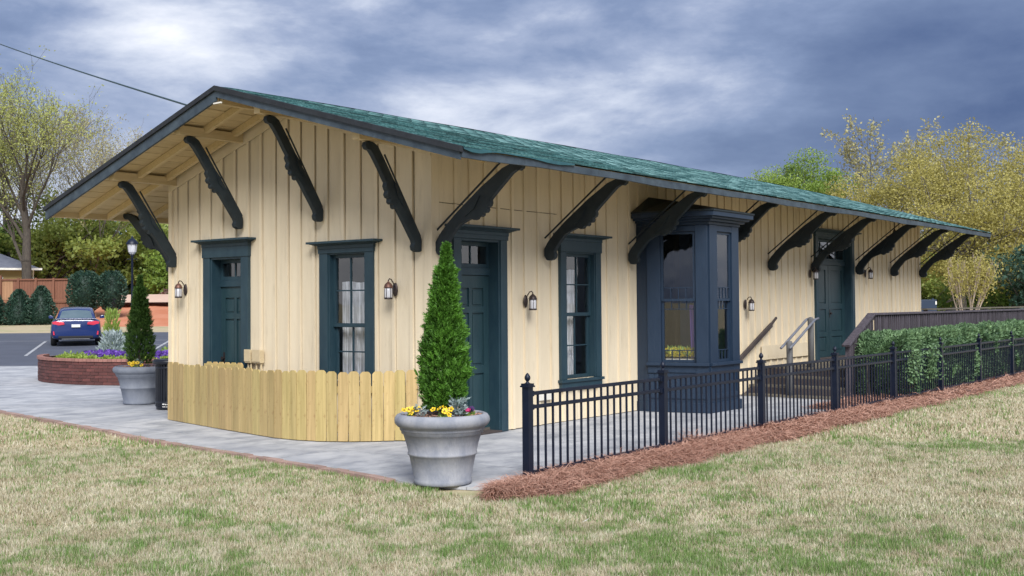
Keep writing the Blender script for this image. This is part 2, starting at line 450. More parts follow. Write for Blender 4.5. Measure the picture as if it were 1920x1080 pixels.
class MB:
    def __init__(s, T=None):
        s.v, s.f, s.T = [], [], T
    def pt(s, p):
        s.v.append(tuple(s.T(*p)) if s.T else tuple(p))
        return len(s.v) - 1
    def box(s, a0, a1, b0, b1, c0, c1):
        i = [s.pt((a, b, c)) for c in (c0, c1) for b in (b0, b1) for a in (a0, a1)]
        for q in ((0, 2, 3, 1), (4, 5, 7, 6), (0, 1, 5, 4), (2, 6, 7, 3), (0, 4, 6, 2), (1, 3, 7, 5)):
            s.f.append([i[k] for k in q])
        return s
    def bar(s, p0, p1, w, h, up=(0, 0, 1)):
        """rectangular bar between two points (w sideways, h along up)"""
        p0, p1, up = Vector(p0), Vector(p1), Vector(up)
        d = (p1 - p0).normalized()
        sd_ = d.cross(up).normalized()
        u_ = sd_.cross(d).normalized()
        i = []
        for p in (p0, p1):
            for a, b in ((-1, -1), (1, -1), (1, 1), (-1, 1)):
                i.append(s.pt(p + sd_ * (a * w / 2) + u_ * (b * h / 2)))
        for q in ((0, 1, 2, 3), (7, 6, 5, 4), (0, 4, 5, 1), (1, 5, 6, 2), (2, 6, 7, 3), (3, 7, 4, 0)):
            s.f.append([i[k] for k in q])
        return s
    def tube(s, pts, rad, n=8, cap=True):
        pts = [Vector(p) for p in pts]
        if not hasattr(rad, '__len__'):
            rad = [rad] * len(pts)
        rings = []
        for k, p in enumerate(pts):
            d = (pts[min(k + 1, len(pts) - 1)] - pts[max(k - 1, 0)]).normalized()
            a = Vector((0, 0, 1)) if abs(d.z) < 0.9 else Vector((1, 0, 0))
            x = d.cross(a).normalized()
            y = d.cross(x).normalized()
            rings.append([s.pt(p + (x * math.cos(2 * math.pi * j / n) + y * math.sin(2 * math.pi * j / n)) * rad[k]) for j in range(n)])
        for k in range(len(rings) - 1):
            for j in range(n):
                s.f.append([rings[k][j], rings[k][(j + 1) % n], rings[k + 1][(j + 1) % n], rings[k + 1][j]])
        if cap:
            s.f.append(rings[0][::-1]); s.f.append(rings[-1])
        return s
    def lathe(s, prof, n=32, c=(0, 0, 0), cap=True):
        rings = []
        for r, z in prof:
            rings.append([s.pt((c[0] + r * math.cos(2 * math.pi * j / n), c[1] + r * math.sin(2 * math.pi * j / n), c[2] + z)) for j in range(n)])
        for k in range(len(rings) - 1):
            for j in range(n):
                s.f.append([rings[k][j], rings[k][(j + 1) % n], rings[k + 1][(j + 1) % n], rings[k + 1][j]])
        if cap:
            s.f.append(rings[0][::-1]); s.f.append(rings[-1])
        return s
    def prism(s, poly, fn, d0, d1):
        """poly: list of (a, b); fn(a, b, d) -> point; extruded from d0 to d1"""
        i0 = [s.pt(fn(a, b, d0)) for a, b in poly]
        i1 = [s.pt(fn(a, b, d1)) for a, b in poly]
        n = len(poly)
        s.f.append(i0[::-1]); s.f.append(i1)
        for k in range(n):
            s.f.append([i0[k], i0[(k + 1) % n], i1[(k + 1) % n], i1[k]])
        return s
    def mesh(s, name, material, smooth=False, recalc=True):
        me = bpy.data.meshes.new(name)
        me.from_pydata(s.v, [], s.f)
        if recalc:
            bm = bmesh.new(); bm.from_mesh(me)
            bmesh.ops.recalc_face_normals(bm, faces=bm.faces)
            bm.to_mesh(me); bm.free()
        me.materials.append(M[material])
        if smooth:
            me.polygons.foreach_set('use_smooth', [True] * len(me.polygons))
        me.update()
        return me
    def build(s, name, material, parent=None, smooth=False, bevel=0.0, mw=None, recalc=True):
        me = s.mesh(name, material, smooth, recalc)
        o = bpy.data.objects.new(name, me)
        link(o, parent, mw)
        if bevel:
            b = o.modifiers.new('bevel', 'BEVEL')
            b.width = bevel; b.segments = 2; b.limit_method = 'ANGLE'; b.angle_limit = R_(35)
        return o
def obj(name, me, parent=None, mw=None):
    return link(bpy.data.objects.new(name, me), parent, mw)
def np_mesh(name, V, F, material, tint=None, smooth=False):
    """V (n,3), F (m,k) -> mesh"""
    V = np.asarray(V, np.float32); F = np.asarray(F, np.int32)
    me = bpy.data.meshes.new(name)
    me.vertices.add(len(V)); me.vertices.foreach_set('co', V.ravel())
    mm, k = F.shape
    me.loops.add(mm * k); me.loops.foreach_set('vertex_index', F.ravel())
    me.polygons.add(mm); me.polygons.foreach_set('loop_start', np.arange(0, mm * k, k, dtype=np.int32))
    if smooth:
        me.polygons.foreach_set('use_smooth', np.ones(mm, bool))
    me.update(calc_edges=True)
    if tint is not None:
        a = me.attributes.new('tint', 'FLOAT', 'POINT')
        a.data.foreach_set('value', np.clip(np.asarray(tint, np.float32), 0, 1))
    me.materials.append(M[material])
    return me
def unit(a):
    return a / np.maximum(np.linalg.norm(a, axis=1, keepdims=True), 1e-9)
def leaf_arrays(P, A, L, Wd, rng, tint, droop=0.0):
    """kite-shaped leaves: base P, axis A, length L, half width Wd"""
    n = len(P)
    A = unit(A)
    B = unit(np.cross(A, rng.normal(size=(n, 3))))
    L = np.broadcast_to(L, n)[:, None]; Wd = np.broadcast_to(Wd, n)[:, None]
    Cn = np.cross(A, B)
    mid = P + A * L * 0.45
    V = np.stack([P, mid + B * Wd + Cn * Wd * 0.25, P + A * L, mid - B * Wd + Cn * Wd * 0.25], 1).reshape(-1, 3)
    F = np.arange(4 * n).reshape(n, 4)
    return V, F, np.repeat(tint, 4)
def vnoise(x, y, seed=0, octv=3):
    x = np.asarray(x, float); y = np.asarray(y, float)
    tot = np.zeros_like(x); amp = 1.0; s = 0.0
    for o_ in range(octv):
        rg = np.random.default_rng(seed * 17 + o_)
        G = rg.random((256, 256))
        xi = np.floor(x).astype(int); yi = np.floor(y).astype(int)
        fx = x - xi; fy = y - yi
        fx = fx * fx * (3 - 2 * fx); fy = fy * fy * (3 - 2 * fy)
        a = G[xi % 256, yi % 256]; b = G[(xi + 1) % 256, yi % 256]
        c = G[xi % 256, (yi + 1) % 256]; d = G[(xi + 1) % 256, (yi + 1) % 256]
        tot += amp * ((a * (1 - fx) + b * fx) * (1 - fy) + (c * (1 - fx) + d * fx) * fy)
        s += amp; amp *= 0.5; x = x * 2.03 + 11.3; y = y * 2.03 + 7.7
    return tot / s
def in_poly(x, y, poly):
    x = np.asarray(x); y = np.asarray(y)
    ins = np.zeros(x.shape, bool)
    j = len(poly) - 1
    for i in range(len(poly)):
        xi, yi = poly[i]; xj, yj = poly[j]
        if yi != yj:
            c = ((yi > y) != (yj > y)) & (x < (xj - xi) * (y - yi) / (yj - yi) + xi)
            ins ^= c
        j = i
    return ins
def clip_rect(poly, x0, x1, y0, y1):
    def cl(pts, inside, inter):
        o_ = []
        for i in range(len(pts)):
            a, b = pts[i - 1], pts[i]
            if inside(b):
                if not inside(a): o_.append(inter(a, b))
                o_.append(b)
            elif inside(a):
                o_.append(inter(a, b))
        return o_
    def ix(v): return lambda a, b: (v, a[1] + (b[1] - a[1]) * (v - a[0]) / (b[0] - a[0]))
    def iy(v): return lambda a, b: (a[0] + (b[0] - a[0]) * (v - a[1]) / (b[1] - a[1]), v)
    for ins, it in ((lambda p: p[0] >= x0, ix(x0)), (lambda p: p[0] <= x1, ix(x1)), (lambda p: p[1] >= y0, iy(y0)), (lambda p: p[1] <= y1, iy(y1))):
        if not poly: return []
        poly = cl(poly, ins, it)
    return poly

# ================================================================== ground
def ground_mesh():
    # near grid + wide rings to the horizon, one sheet
    xs = np.concatenate([[-3000, -1500, -700, -350, -200], np.arange(-120, 61, 3.0), [90, 150, 300, 700, 1500, 3000]])
    ys = np.concatenate([[-3000, -1500, -700, -300, -120, -60, -36], np.arange(-24, 121, 3.0), [160, 220, 350, 700, 1500, 3000]])
    X, Y = np.meshgrid(xs, ys, indexing='ij')
    Z = H(X, Y) - 0.035
    V = np.stack([X, Y, Z], -1).reshape(-1, 3)
    n, k = len(xs), len(ys)
    I = np.arange(n * k).reshape(n, k)
    F = np.stack([I[:-1, :-1], I[1:, :-1], I[1:, 1:], I[:-1, 1:]], -1).reshape(-1, 4)
    return np_mesh('ground', V, F, 'lawn_soil', smooth=True)
mat('lawn_soil', (0.42, 0.345, 0.215), 0.95, (0.21, 0.26, 0.09), 0.45, (1, 1, 1), 9, contrast=(0.50, 0.66), bump=0.6, bscale=30, bdist=0.03,
    dirt=((0.48, 0.40, 0.26), 3.0, (1, 1, 1), (0.45, 0.7), 0.7))
ground = obj('ground', ground_mesh())
tag(ground, kind='structure')

PATIO_EDGE = [(2.78, -2.36), (2.35, -2.52), (1.91, -2.53), (1.35, -2.41), (0.42, -2.28), (-0.6, -2.16), (-1.74, -2.03), (-3.04, -1.88),
              (-4.77, -1.55), (-6.69, -1.25), (-8.98, -0.88), (-12.0, -0.6), (-15.0, -0.75), (-19.0, -1.6), (-24.0, -3.2), (-30.0, -5.4)]
PATIO = PATIO_EDGE + [(-33.5, -2.6), SR(32.6, -20), SR(32.6, -9), (-12, 14), (-7.5, 19.0), (-0.3, 19.0), (-0.3, 9.4), (2.78, 9.4)]
patio = MB()
pi_ = [patio.pt((x, y, -0.03)) for x, y in PATIO]
patio.f.append(pi_)
patio = patio.build('patio', 'mortar')
tag(patio, kind='structure')
rs = random.Random(4)
def slab(poly, dz=0.0):
    mb = MB()
    a = [mb.pt((x, y, float(H(x, y)) - 0.03)) for x, y in poly]
    b = [mb.pt((x, y, float(H(x, y)) + dz)) for x, y in poly]
    mb.f.append(b)
    for k in range(len(poly)):
        mb.f.append([a[k], a[(k + 1) % len(poly)], b[(k + 1) % len(poly)], b[k]])
    return mb.build('slab', 'concrete', patio)
gx, gy, gap = 3.05, 3.6, 0.006
x = -34.0
while x < 3:
    y = -6.0 + 1.22
    while y < 20:
        pl = clip_rect(PATIO, x + gap, x + gx - gap, y + gap, y + gy - gap)
        # drop duplicate points
        q = []
        for p in pl:
            if not q or (abs(p[0] - q[-1][0]) + abs(p[1] - q[-1][1])) > 1e-4: q.append(p)
        if len(q) > 2 and abs(q[0][0] - q[-1][0]) + abs(q[0][1] - q[-1][1]) < 1e-4: q.pop()
        ar = 0.5 * abs(sum(q[i - 1][0] * q[i][1] - q[i][0] * q[i - 1][1] for i in range(len(q)))) if len(q) > 2 else 0
        hidden = (x > -5.4 and x + gx < 0.1 and y > 0.1)
        if ar > 0.05 and not hidden:
            slab(q, rs.uniform(-0.003, 0.003))
        y += gy
    x += gx

# brick edging round the patio: soldier bricks laid along the curve
edge = MB()
edging = thing('brick_edging', (-3, -1.9, 0), 'thin line of red brick edging between the lawn and the concrete patio', 'edging')
ebr = MB().box(-0.095, 0.095, -0.052, 0.052, -0.05, 0.0).mesh('brick', 'edging')
pts = [Vector((p[0], p[1], 0)) for p in PATIO_EDGE]
acc, seg = 0.0, 0
dist = [0]
for a, b in zip(pts[:-1], pts[1:]): dist.append(dist[-1] + (b - a).length)
d = 1.15
while d < dist[12]:
    while dist[seg + 1] < d: seg += 1
    a, b = pts[seg], pts[seg + 1]
    p = a.lerp(b, (d - dist[seg]) / (dist[seg + 1] - dist[seg]))
    t = (b - a).normalized()
    nrm = Vector((t.y, -t.x, 0))
    if nrm.y > 0: nrm = -nrm
    ang = math.atan2(t.y, t.x) + rs.uniform(-0.02, 0.02)
    obj('brick', ebr, edging, Matrix.Translation((p.x + nrm.x * 0.062, p.y + nrm.y * 0.062, 0.012 + rs.uniform(-0.006, 0.005))) @ Matrix.Rotation(ang, 4, 'Z'))
    d += 0.203

# asphalt of the parking lot
def sheet(name, s0, s1, r0, r1, ns, nr, dz, material, kind='structure'):
    S, Rr = np.meshgrid(np.linspace(s0, s1, ns), np.linspace(r0, r1, nr), indexing='ij')
    X = CAM.x + FWD.x * S + RGT.x * Rr; Y = CAM.y + FWD.y * S + RGT.y * Rr
    V = np.stack([X, Y, H(X, Y) + dz], -1).reshape(-1, 3)
    I = np.arange(ns * nr).reshape(ns, nr)
    F = np.stack([I[:-1, :-1], I[:-1, 1:], I[1:, 1:], I[1:, :-1]], -1).reshape(-1, 4)
    o = obj(name, np_mesh(name, V, F, material))
    return tag(o, kind=kind)
sheet('parking_lot', 32.6, 54.5, -60, -3.5, 12, 24, -0.012, 'asphalt')
for nm, (s0, r0), (s1, r1) in (('a', (37.2, -16.15), (46.5, -19.35)), ('b', (37.2, -12.2), (46.5, -14.2)), ('c', (46.8, -12.5), (46.8, -22.5)), ('d', (43.5, -12.4), (43.5, -15.6)), ('e', (37.2, -19.6), (46.5, -23.4))):
    mb = MB()
    n = 8
    a = Vector(SR(s0, r0)); b = Vector(SR(s1, r1)); dd = (b - a).normalized(); nn = Vector((-dd.y, dd.x)) * 0.055
    ii = []
    for k in range(n + 1):
        p = a.lerp(b, k / n)
        for q in (p + nn, p - nn):
            ii.append(mb.pt((q.x, q.y, float(H(q.x, q.y)) - 0.006)))
    for k in range(n):
        mb.f.append([ii[2 * k], ii[2 * k + 1], ii[2 * k + 3], ii[2 * k + 2]])
    o = mb.build('parking_line', 'road_paint'); tag(o, kind='structure')

# ================================================================== pine straw strip along the iron fence
def straw_w(y):            # inner and outer edge of the mulch at y
    yo = np.asarray(y, float)
    inn = 2.80 + 0.05 * np.sin(yo * 1.7)
    inn = np.where(yo > 6.8, 2.05, inn)
    outr = 3.46 + 0.05 * np.sin(yo * 2.3) + 0.03 * np.sin(yo * 5.1)
    k = np.clip((yo + 2.72) / 0.5, 0, 1)
    mid = 3.15
    return mid + (inn - mid) * np.sqrt(k), mid + (outr - mid) * np.sqrt(k)
def straw_z(x, y):
    a, b = straw_w(y)
    t = np.clip((x - a) / np.maximum(b - a, 1e-3), 0, 1)
    return -0.02 + 0.085 * np.sin(np.pi * t) ** 0.7 + 0.05 * (vnoise(x * 4, y * 4, 5) - 0.5) * np.sin(np.pi * t)
ys = np.arange(-2.72, 34, 0.06); nx = 12
a_, b_ = straw_w(ys)
X = a_[:, None] + (b_ - a_)[:, None] * np.linspace(0, 1, nx)[None]
Y = np.repeat(ys[:, None], nx, 1)
Z = straw_z(X, Y)
I = np.arange(X.size).reshape(X.shape)
F = np.stack([I[:-1, :-1], I[:-1, 1:], I[1:, 1:], I[1:, :-1]], -1).reshape(-1, 4)
mulch_bed = tag(obj('mulch_bed', np_mesh('mulch_bed', np.stack([X, Y, Z], -1).reshape(-1, 3), F, 'straw_base', smooth=True)), kind='structure')
rng = np.random.default_rng(11)
def needles(n, ylo, yhi, ln, wd):
    y = rng.uniform(ylo, yhi, n)
    a, b = straw_w(y)
    t = rng.beta(1.1, 1.1, n) * 1.08 - 0.04
    x = a + (b - a) * t
    z = straw_z(x, y) + rng.uniform(0.0, 0.035, n)
    P = np.stack([x, y, z], 1)
    th = rng.uniform(0, 2 * np.pi, n)
    A = np.stack([np.cos(th), np.sin(th), rng.normal(0, 0.22, n)], 1)
    A = unit(A)
    B = unit(np.stack([-A[:, 1], A[:, 0], rng.normal(0, 0.3, n)], 1))
    L = (ln * rng.uniform(0.6, 1.3, n))[:, None]
    w = wd
    mid = P + A * L * 0.5 + np.array([0, 0, 1]) * L * rng.uniform(-0.02, 0.14, (n, 1)) + B * L * rng.normal(0, 0.1, (n, 1))
    end = P + A * L - np.array([0, 0, 1]) * L * rng.uniform(0, 0.12, (n, 1))
    V = np.stack([P - B * w, P + B * w, mid - B * w, mid + B * w, end], 1).reshape(-1, 3)
    i = (np.arange(n) * 5)[:, None]
    F = np.concatenate([i + np.array([[0, 1, 3]]), i + np.array([[0, 3, 2]]), i + np.array([[2, 3, 4]])])
    tn = np.repeat(rng.random(n), 5)
    return V, F, tn
parts = [needles(26000, -2.75, 2.5, 0.16, 0.0022), needles(16000, 2.5, 9, 0.18, 0.0035), needles(9000, 9, 22, 0.2, 0.006)]
# a scuffed-up tuft against the fence
n = 900
V, F, tn = needles(n, 1.0, 1.35, 0.16, 0.0025)
c = np.array([3.0, 1.15, 0.05])
V = V.reshape(n, 5, 3)
sh = np.stack([rng.normal(3.0, 0.07, n), rng.normal(1.2, 0.07, n), np.abs(rng.normal(0.04, 0.07, n))], 1)
V = (V - V[:, :1]) + sh[:, None]
parts.append((V.reshape(-1, 3), F, tn))
off = 0; VV, FF, TT = [], [], []
for V, F, tn in parts:
    VV.append(V); FF.append(F + off); TT.append(tn); off += len(V)
tag(obj('pine_straw', np_mesh('pine_straw', np.concatenate(VV), np.concatenate(FF), 'straw', np.concatenate(TT))),
    'reddish brown pine straw mulch heaped along the black fence', 'mulch', kind='stuff')

# ================================================================== the depot
BW, BL = 5.46, 19.03            # width of the gable wall, length of the long wall
XR, E_R, E_L, O_N, O_F = -2.734, 1.52, -6.96, -1.20, 20.0
ZR, ZE_R, ZE_L = 4.655, 3.46, 3.29
_by = [-1.3, 2.0, 6.0, 10.0, 14.0, 17.0, 20.3]
_bz = [0.0, 0.035, 0.06, 0.085, 0.095, 0.09, 0.06]
def bow(y):
    return float(np.interp(y, _by, _bz))
def rz(x, y):
    """top of the roof deck"""
    t = (x - XR) / (E_R - XR) if x > XR else (XR - x) / (XR - E_L)
    z = ZR + ((ZE_R if x > XR else ZE_L) - ZR) * t
    return z + bow(y) * (1 - 0.65 * t)
depot = thing('depot_building', (-2.7, 9.5, 0), 'long cream board-and-batten depot with dark trim and green shingled gable roof', 'building')

class Fr:
    """wall frame: u along the wall, w up, d outward"""
    def __init__(s, o, u):
        s.o = Vector(o); s.u = Vector(u).normalized(); s.d = s.u.cross(Vector((0, 0, 1)))
    def __call__(s, u, d, w):
        return s.o + s.u * u + s.d * d + Vector((0, 0, w))
ENDF = Fr((0, 0, 0), (1, 0, 0))
LONGF = Fr((0, 0, 0), (0, 1, 0))

OPEN_E = [(-4.43, -3.70, 0.0, 2.46), (-1.86, -1.15, 0.72, 2.44)]
OPEN_L = [(0.53, 1.36, 0.0, 2.60), (2.92, 3.70, 0.62, 2.50), (4.96, 6.42, 0.0, 3.10), (12.30, 14.22, 0.5, 3.13)]

def strip(mb, a, b, z0, zt, ops, d0, d1):
    """fill [a,b] x [z0, zt(u)] minus openings with boxes"""
    cuts = sorted({a, b, *[v for o in ops for v in o[:2] if a < v < b]})
    for l, r in zip(cuts[:-1], cuts[1:]):
        segs = [(z0, None)]
        blk = sorted([(o[2], o[3]) for o in ops if o[0] < (l + r) / 2 < o[1]])
        z = z0; out_ = []
        for lo, hi in blk:
            if lo > z + 1e-4: out_.append((z, lo))
            z = max(z, hi)
        out_.append((z, None))
        for lo, hi in out_:
            tl, tr = (zt(l), zt(r)) if hi is None else (hi, hi)
            if max(tl, tr) - lo < 0.01: continue
            i = [mb.pt(p) for p in ((l, d0, lo), (r, d0, lo), (l, d1, lo), (r, d1, lo), (l, d0, tl), (r, d0, tr), (l, d1, tl), (r, d1, tr))]
            for q in ((0, 2, 3, 1), (4, 5, 7, 6), (0, 1, 5, 4), (2, 6, 7, 3), (0, 4, 6, 2), (1, 3, 7, 5)):
                mb.f.append([i[k] for k in q])

def pieces(fr, a, b, z0, zt, ops, d0, d1, name, material, par):
    """one object for each unbroken piece of a board or batten"""
    cuts = sorted({a, b, *[v for o in ops for v in o[:2] if a < v < b]})
    cells = []
    for l, r in zip(cuts[:-1], cuts[1:]):
        if r - l < 0.004: continue
        z = z0
        for lo, hi in sorted([(o[2], o[3]) for o in ops if o[0] < (l + r) / 2 < o[1]]):
            if lo > z + 0.01: cells.append([l, r, z, lo])
            z = max(z, hi)
        if max(zt(l), zt(r)) - z > 0.02: cells.append([l, r, z, None])
    grp = list(range(len(cells)))
    for i, p in enumerate(cells):
        for j, q in enumerate(cells[:i]):
            ph = 99 if p[3] is None else p[3]; qh = 99 if q[3] is None else q[3]
            if abs(p[0] - q[1]) < 1e-6 and min(ph, qh) > max(p[2], q[2]):
                gi, gj = grp[i], grp[j]; grp = [gj if k == gi else k for k in grp]
    for k in sorted(set(grp)):
        mb = MB(fr)
        for c, gk in zip(cells, grp):
            if gk != k: continue
            tl, tr = (zt(c[0]), zt(c[1])) if c[3] is None else (c[3], c[3])
            i = [mb.pt(p) for p in ((c[0], d0, c[2]), (c[1], d0, c[2]), (c[0], d1, c[2]), (c[1], d1, c[2]), (c[0], d0, tl), (c[1], d0, tr), (c[0], d1, tl), (c[1], d1, tr))]
            for q in ((0, 2, 3, 1), (4, 5, 7, 6), (0, 1, 5, 4), (2, 6, 7, 3), (0, 4, 6, 2), (1, 3, 7, 5)): mb.f.append([i[n_] for n_ in q])
        mb.build(name, material, par)

zt_e = lambda u: rz(u, 0) - 0.10
zt_l = lambda u: rz(0, u) - 0.10
ze = lambda u: zt_e(u)
# gable wall
gw = MB(ENDF)
cuts = sorted({-BW + 0.02, XR, -0.02, *[v for o in OPEN_E for v in o[:2]]})
for a, b in zip(cuts[:-1], cuts[1:]): strip(gw, a, b, 0.0, zt_e, OPEN_E, -0.14, -0.022)
gable_wall = gw.build('gable_wall', 'sheath', depot)
lw = MB(LONGF)
cuts = sorted({0.02, 4.0, 8.0, 12.0, 16.0, BL - 0.02, *[v for o in OPEN_L for v in o[:2]]})
for a, b in zip(cuts[:-1], cuts[1:]): strip(lw, a, b, 0.0, zt_l, OPEN_L, -0.14, -0.022)
long_wall = lw.build('long_wall', 'sheath', depot)
rs = random.Random(9)
SKIRT = 0.012
bat = [-5.30, -5.04, -4.76, -4.47, -4.18, -3.88, -3.58, -3.29, -2.99, -2.72, -2.46, -2.17, -1.91, -1.59, -1.28, -0.96, -0.65, -0.33]
BH_, CR = 0.026, 0.015                            # half a batten, and the open crack beside it
slit_e = []
ee = [-BW - BH_ - CR] + bat + [-0.005 - BH_]
for a, b in zip(ee[:-1], ee[1:]):
    pieces(ENDF, a + BH_ + CR + rs.uniform(-.003, .003), b + BH_ - 0.004, SKIRT, zt_e, OPEN_E + slit_e, -0.022, rs.uniform(-0.004, 0.001), 'board', 'cream', gable_wall)
for u in bat:
    pieces(ENDF, u - BH_, u + BH_, SKIRT, zt_e, OPEN_E, -0.010, 0.024 + rs.uniform(-0.002, 0.002), 'batten', 'cream', gable_wall)
u = 0.155; lb = []
while u < BL - 0.1:
    lb.append(u); u += 0.305 + rs.uniform(-0.02, 0.02)
le = [0.005 - BH_ - CR] + lb + [BL - BH_]
slit_l = [(0.12, 2.75, 3.035, 3.045)]
for a, b in zip(le[:-1], le[1:]):
    pieces(LONGF, a + BH_ + CR + rs.uniform(-.003, .003), b + BH_ - 0.004, SKIRT, zt_l, OPEN_L + slit_l, -0.022, rs.uniform(-0.004, 0.001), 'board', 'cream', long_wall)
for u in lb:
    pieces(LONGF, u - BH_, u + BH_, SKIRT, zt_l, OPEN_L + (slit_l if rs.random() < .7 else []), -0.010, 0.024 + rs.uniform(-0.002, 0.002), 'batten', 'cream', long_wall)
# corner boards
mb = MB(ENDF); strip(mb, -0.10, 0.030, 0.004, lambda u: zt_e(0) - 0.02, [], -0.01, 0.031); mb.build('corner_board', 'cream', gable_wall)
mb = MB(LONGF); strip(mb, -0.028, 0.115, 0.004, lambda u: zt_l(0) - 0.02, [], -0.01, 0.034); mb.build('corner_board', 'cream', long_wall)
mb = MB(ENDF); strip(mb, -BW - 0.02, -BW + 0.06, 0.004, lambda u: zt_e(-BW) - 0.05, [], -0.01, 0.031); mb.build('corner_board', 'cream', gable_wall)
mb = MB(LONGF); strip(mb, BL - 0.08, BL + 0.02, 0.004, lambda u: zt_l(BL) - 0.05, [], -0.01, 0.034); mb.build('corner_board', 'cream', long_wall)
# frieze board under the rake
for x0, x1 in ((-BW, XR), (XR, 0.03)):
    mb = MB()
    i = [mb.pt(p) for y in (-0.045, -0.027) for p in ((x0, y, rz(x0, 0) - 0.27), (x1, y, rz(x1, 0) - 0.27), (x1, y, rz(x1, 0) - 0.105), (x0, y, rz(x0, 0) - 0.105))]
    for q in ((0, 1, 2, 3), (7, 6, 5, 4), (0, 4, 5, 1), (1, 5, 6, 2), (2, 6, 7, 3), (3, 7, 4, 0)): mb.f.append([i[k] for k in q])
    mb.build('frieze_board', 'cream_trim', gable_wall)
# the two walls behind, floor and ceiling of the room
mb = MB(); mb.box(-BW - 0.0, -BW + 0.14, 0.0, BL, 0, rz(-BW, 0) - 0.1); back_wall = mb.build('back_wall', 'cream', depot)
mb = MB()
i = []
for y in (BL - 0.14, BL - 0.001):
    i.append([mb.pt(p) for p in ((-BW + 0.14, y, 0), (-0.15, y, 0), (-0.15, y, rz(-0.15, BL) - 0.1), (XR, y, rz(XR, BL) - 0.1), (-BW + 0.14, y, rz(-BW + .14, BL) - 0.1))])
mb.f.append(i[0]); mb.f.append(i[1][::-1])
for k in range(5): mb.f.append([i[0][k], i[0][(k + 1) % 5], i[1][(k + 1) % 5], i[1][k]])
mb.build('far_gable_wall', 'cream', depot)
mb = MB(); mb.box(-BW + 0.14, -0.14, 0.15, BL - 0.15, 0.01, 0.06); mb.build('floor', 'interior', depot)
for y in (2.78, 8.4):
    mb = MB(); mb.box(-BW + 0.16, -0.16, y, y + .08, 0.07, 3.2); mb.build('partition', 'interior', depot)

# ------------------------------------------------------------------ roof
NY = 28
ysr = np.linspace(O_N, O_F, NY + 1)
def slope_slab(x0, x1, top, bot, y0=O_N, y1=O_F, n=NY):
    mb = MB()
    ring = []
    for y in np.linspace(y0, y1, n + 1):
        ring.append([mb.pt((x0, y, rz(x0, y) + top)), mb.pt((x1, y, rz(x1, y) + top)), mb.pt((x1, y, rz(x1, y) + bot)), mb.pt((x0, y, rz(x0, y) + bot))])
    for a, b in zip(ring[:-1], ring[1:]):
        for k in range(4): mb.f.append([a[k], a[(k + 1) % 4], b[(k + 1) % 4], b[k]])
    mb.f.append(ring[0]); mb.f.append(ring[-1][::-1])
    return mb
roof = slope_slab(XR, E_R - 0.02, -0.004, -0.055).build('roof', 'soffit', depot)
slope_slab(E_L + 0.02, XR, -0.004, -0.045).build('roof_slope', 'shingle_field', roof)
# soffit planks under the gable overhang (run out from the wall), left slope and right slope
n = 20
for k in range(n):
    x0 = E_L + 0.06 + (XR - E_L - 0.08) * k / n; x1 = E_L + 0.06 + (XR - E_L - 0.08) * (k + 1) / n - 0.013
    dz = rs.uniform(-0.005, 0.0)
    slope_slab(x0, x1, -0.0465, -0.070 + dz, O_N + 0.03, 2.0 if x1 < -BW - 0.02 else -0.004, 1).build('soffit_plank', 'soffit', roof)
for k in range(n):
    x0 = XR + 0.02 + (E_R - XR - 0.08) * k / n; x1 = XR + 0.02 + (E_R - XR - 0.08) * (k + 1) / n - 0.006
    slope_slab(x0, x1, -0.0565, -0.075 + rs.uniform(-0.005, 0), O_N + 0.03, -0.004, 1).build('soffit_plank', 'soffit', roof)
# rafters parallel to the rake, and purlins coming out of the wall
for y in (-0.70, -0.20):
    for x0, x1 in ((E_L + 0.12, XR - 0.03), (XR + 0.03, E_R - 0.50)):
        mb = slope_slab(x0, x1, -0.078, -0.178, y - 0.032, y + 0.032, 1); mb.build('rafter', 'soffit', roof)
for y in (0.55, 1.3):
    slope_slab(E_L + 0.12, -BW - 0.03, -0.078, -0.178, y - 0.032, y + 0.032, 1).build('rafter', 'soffit', roof)
for x in (-5.30, -3.70, -1.99, -0.17):
    zz = min(rz(x - 0.06, 0), rz(x + 0.06, 0))
    mb = MB(); mb.box(x - 0.06, x + 0.06, O_N + 0.05, -0.05, zz - 0.205, zz - 0.08); mb.build('purlin', 'soffit', roof)
mb = MB(); mb.box(XR - 0.045, XR + 0.045, O_N + 0.05, -0.05, ZR - 0.22, ZR - 0.09); mb.build('ridge_beam', 'soffit', roof)
# left eave board (inner face seen under the overhang)
slope_slab(E_L + 0.02, E_L + 0.055, -0.05, -0.15, O_N + 0.04, O_F - 0.04, 8).build('fascia', 'soffit', roof)
# rake boards: fascia board and drip moulding, near and far ends
for yy, sgn in ((O_N, -1), (O_F, 1)):
    for x0, x1 in ((E_L, XR), (XR, E_R)):
        mb = slope_slab(x0, x1, -0.030, -0.185 if x0 < XR - 1 else -0.135, min(yy, yy + sgn * 0.035), max(yy, yy + sgn * 0.035), 1); mb.build('fascia', 'fascia', roof)
        mb = slope_slab(x0 - (0.03 if x0 < XR - 1 else 0), x1 + (0.03 if x1 > 0 else 0), 0.020, -0.045, min(yy, yy + sgn * 0.06) - 0.002, max(yy, yy + sgn * 0.06) + 0.002, 1); mb.build('drip_moulding', 'drip', roof)
# small piece of bare pale wood at the peak
mb = MB(); mb.box(XR - 0.06, XR + 0.10, O_N - 0.030, O_N - 0.005, ZR - 0.222, ZR - 0.203); mb.build('bare_peak_trim', 'white_paint', roof)
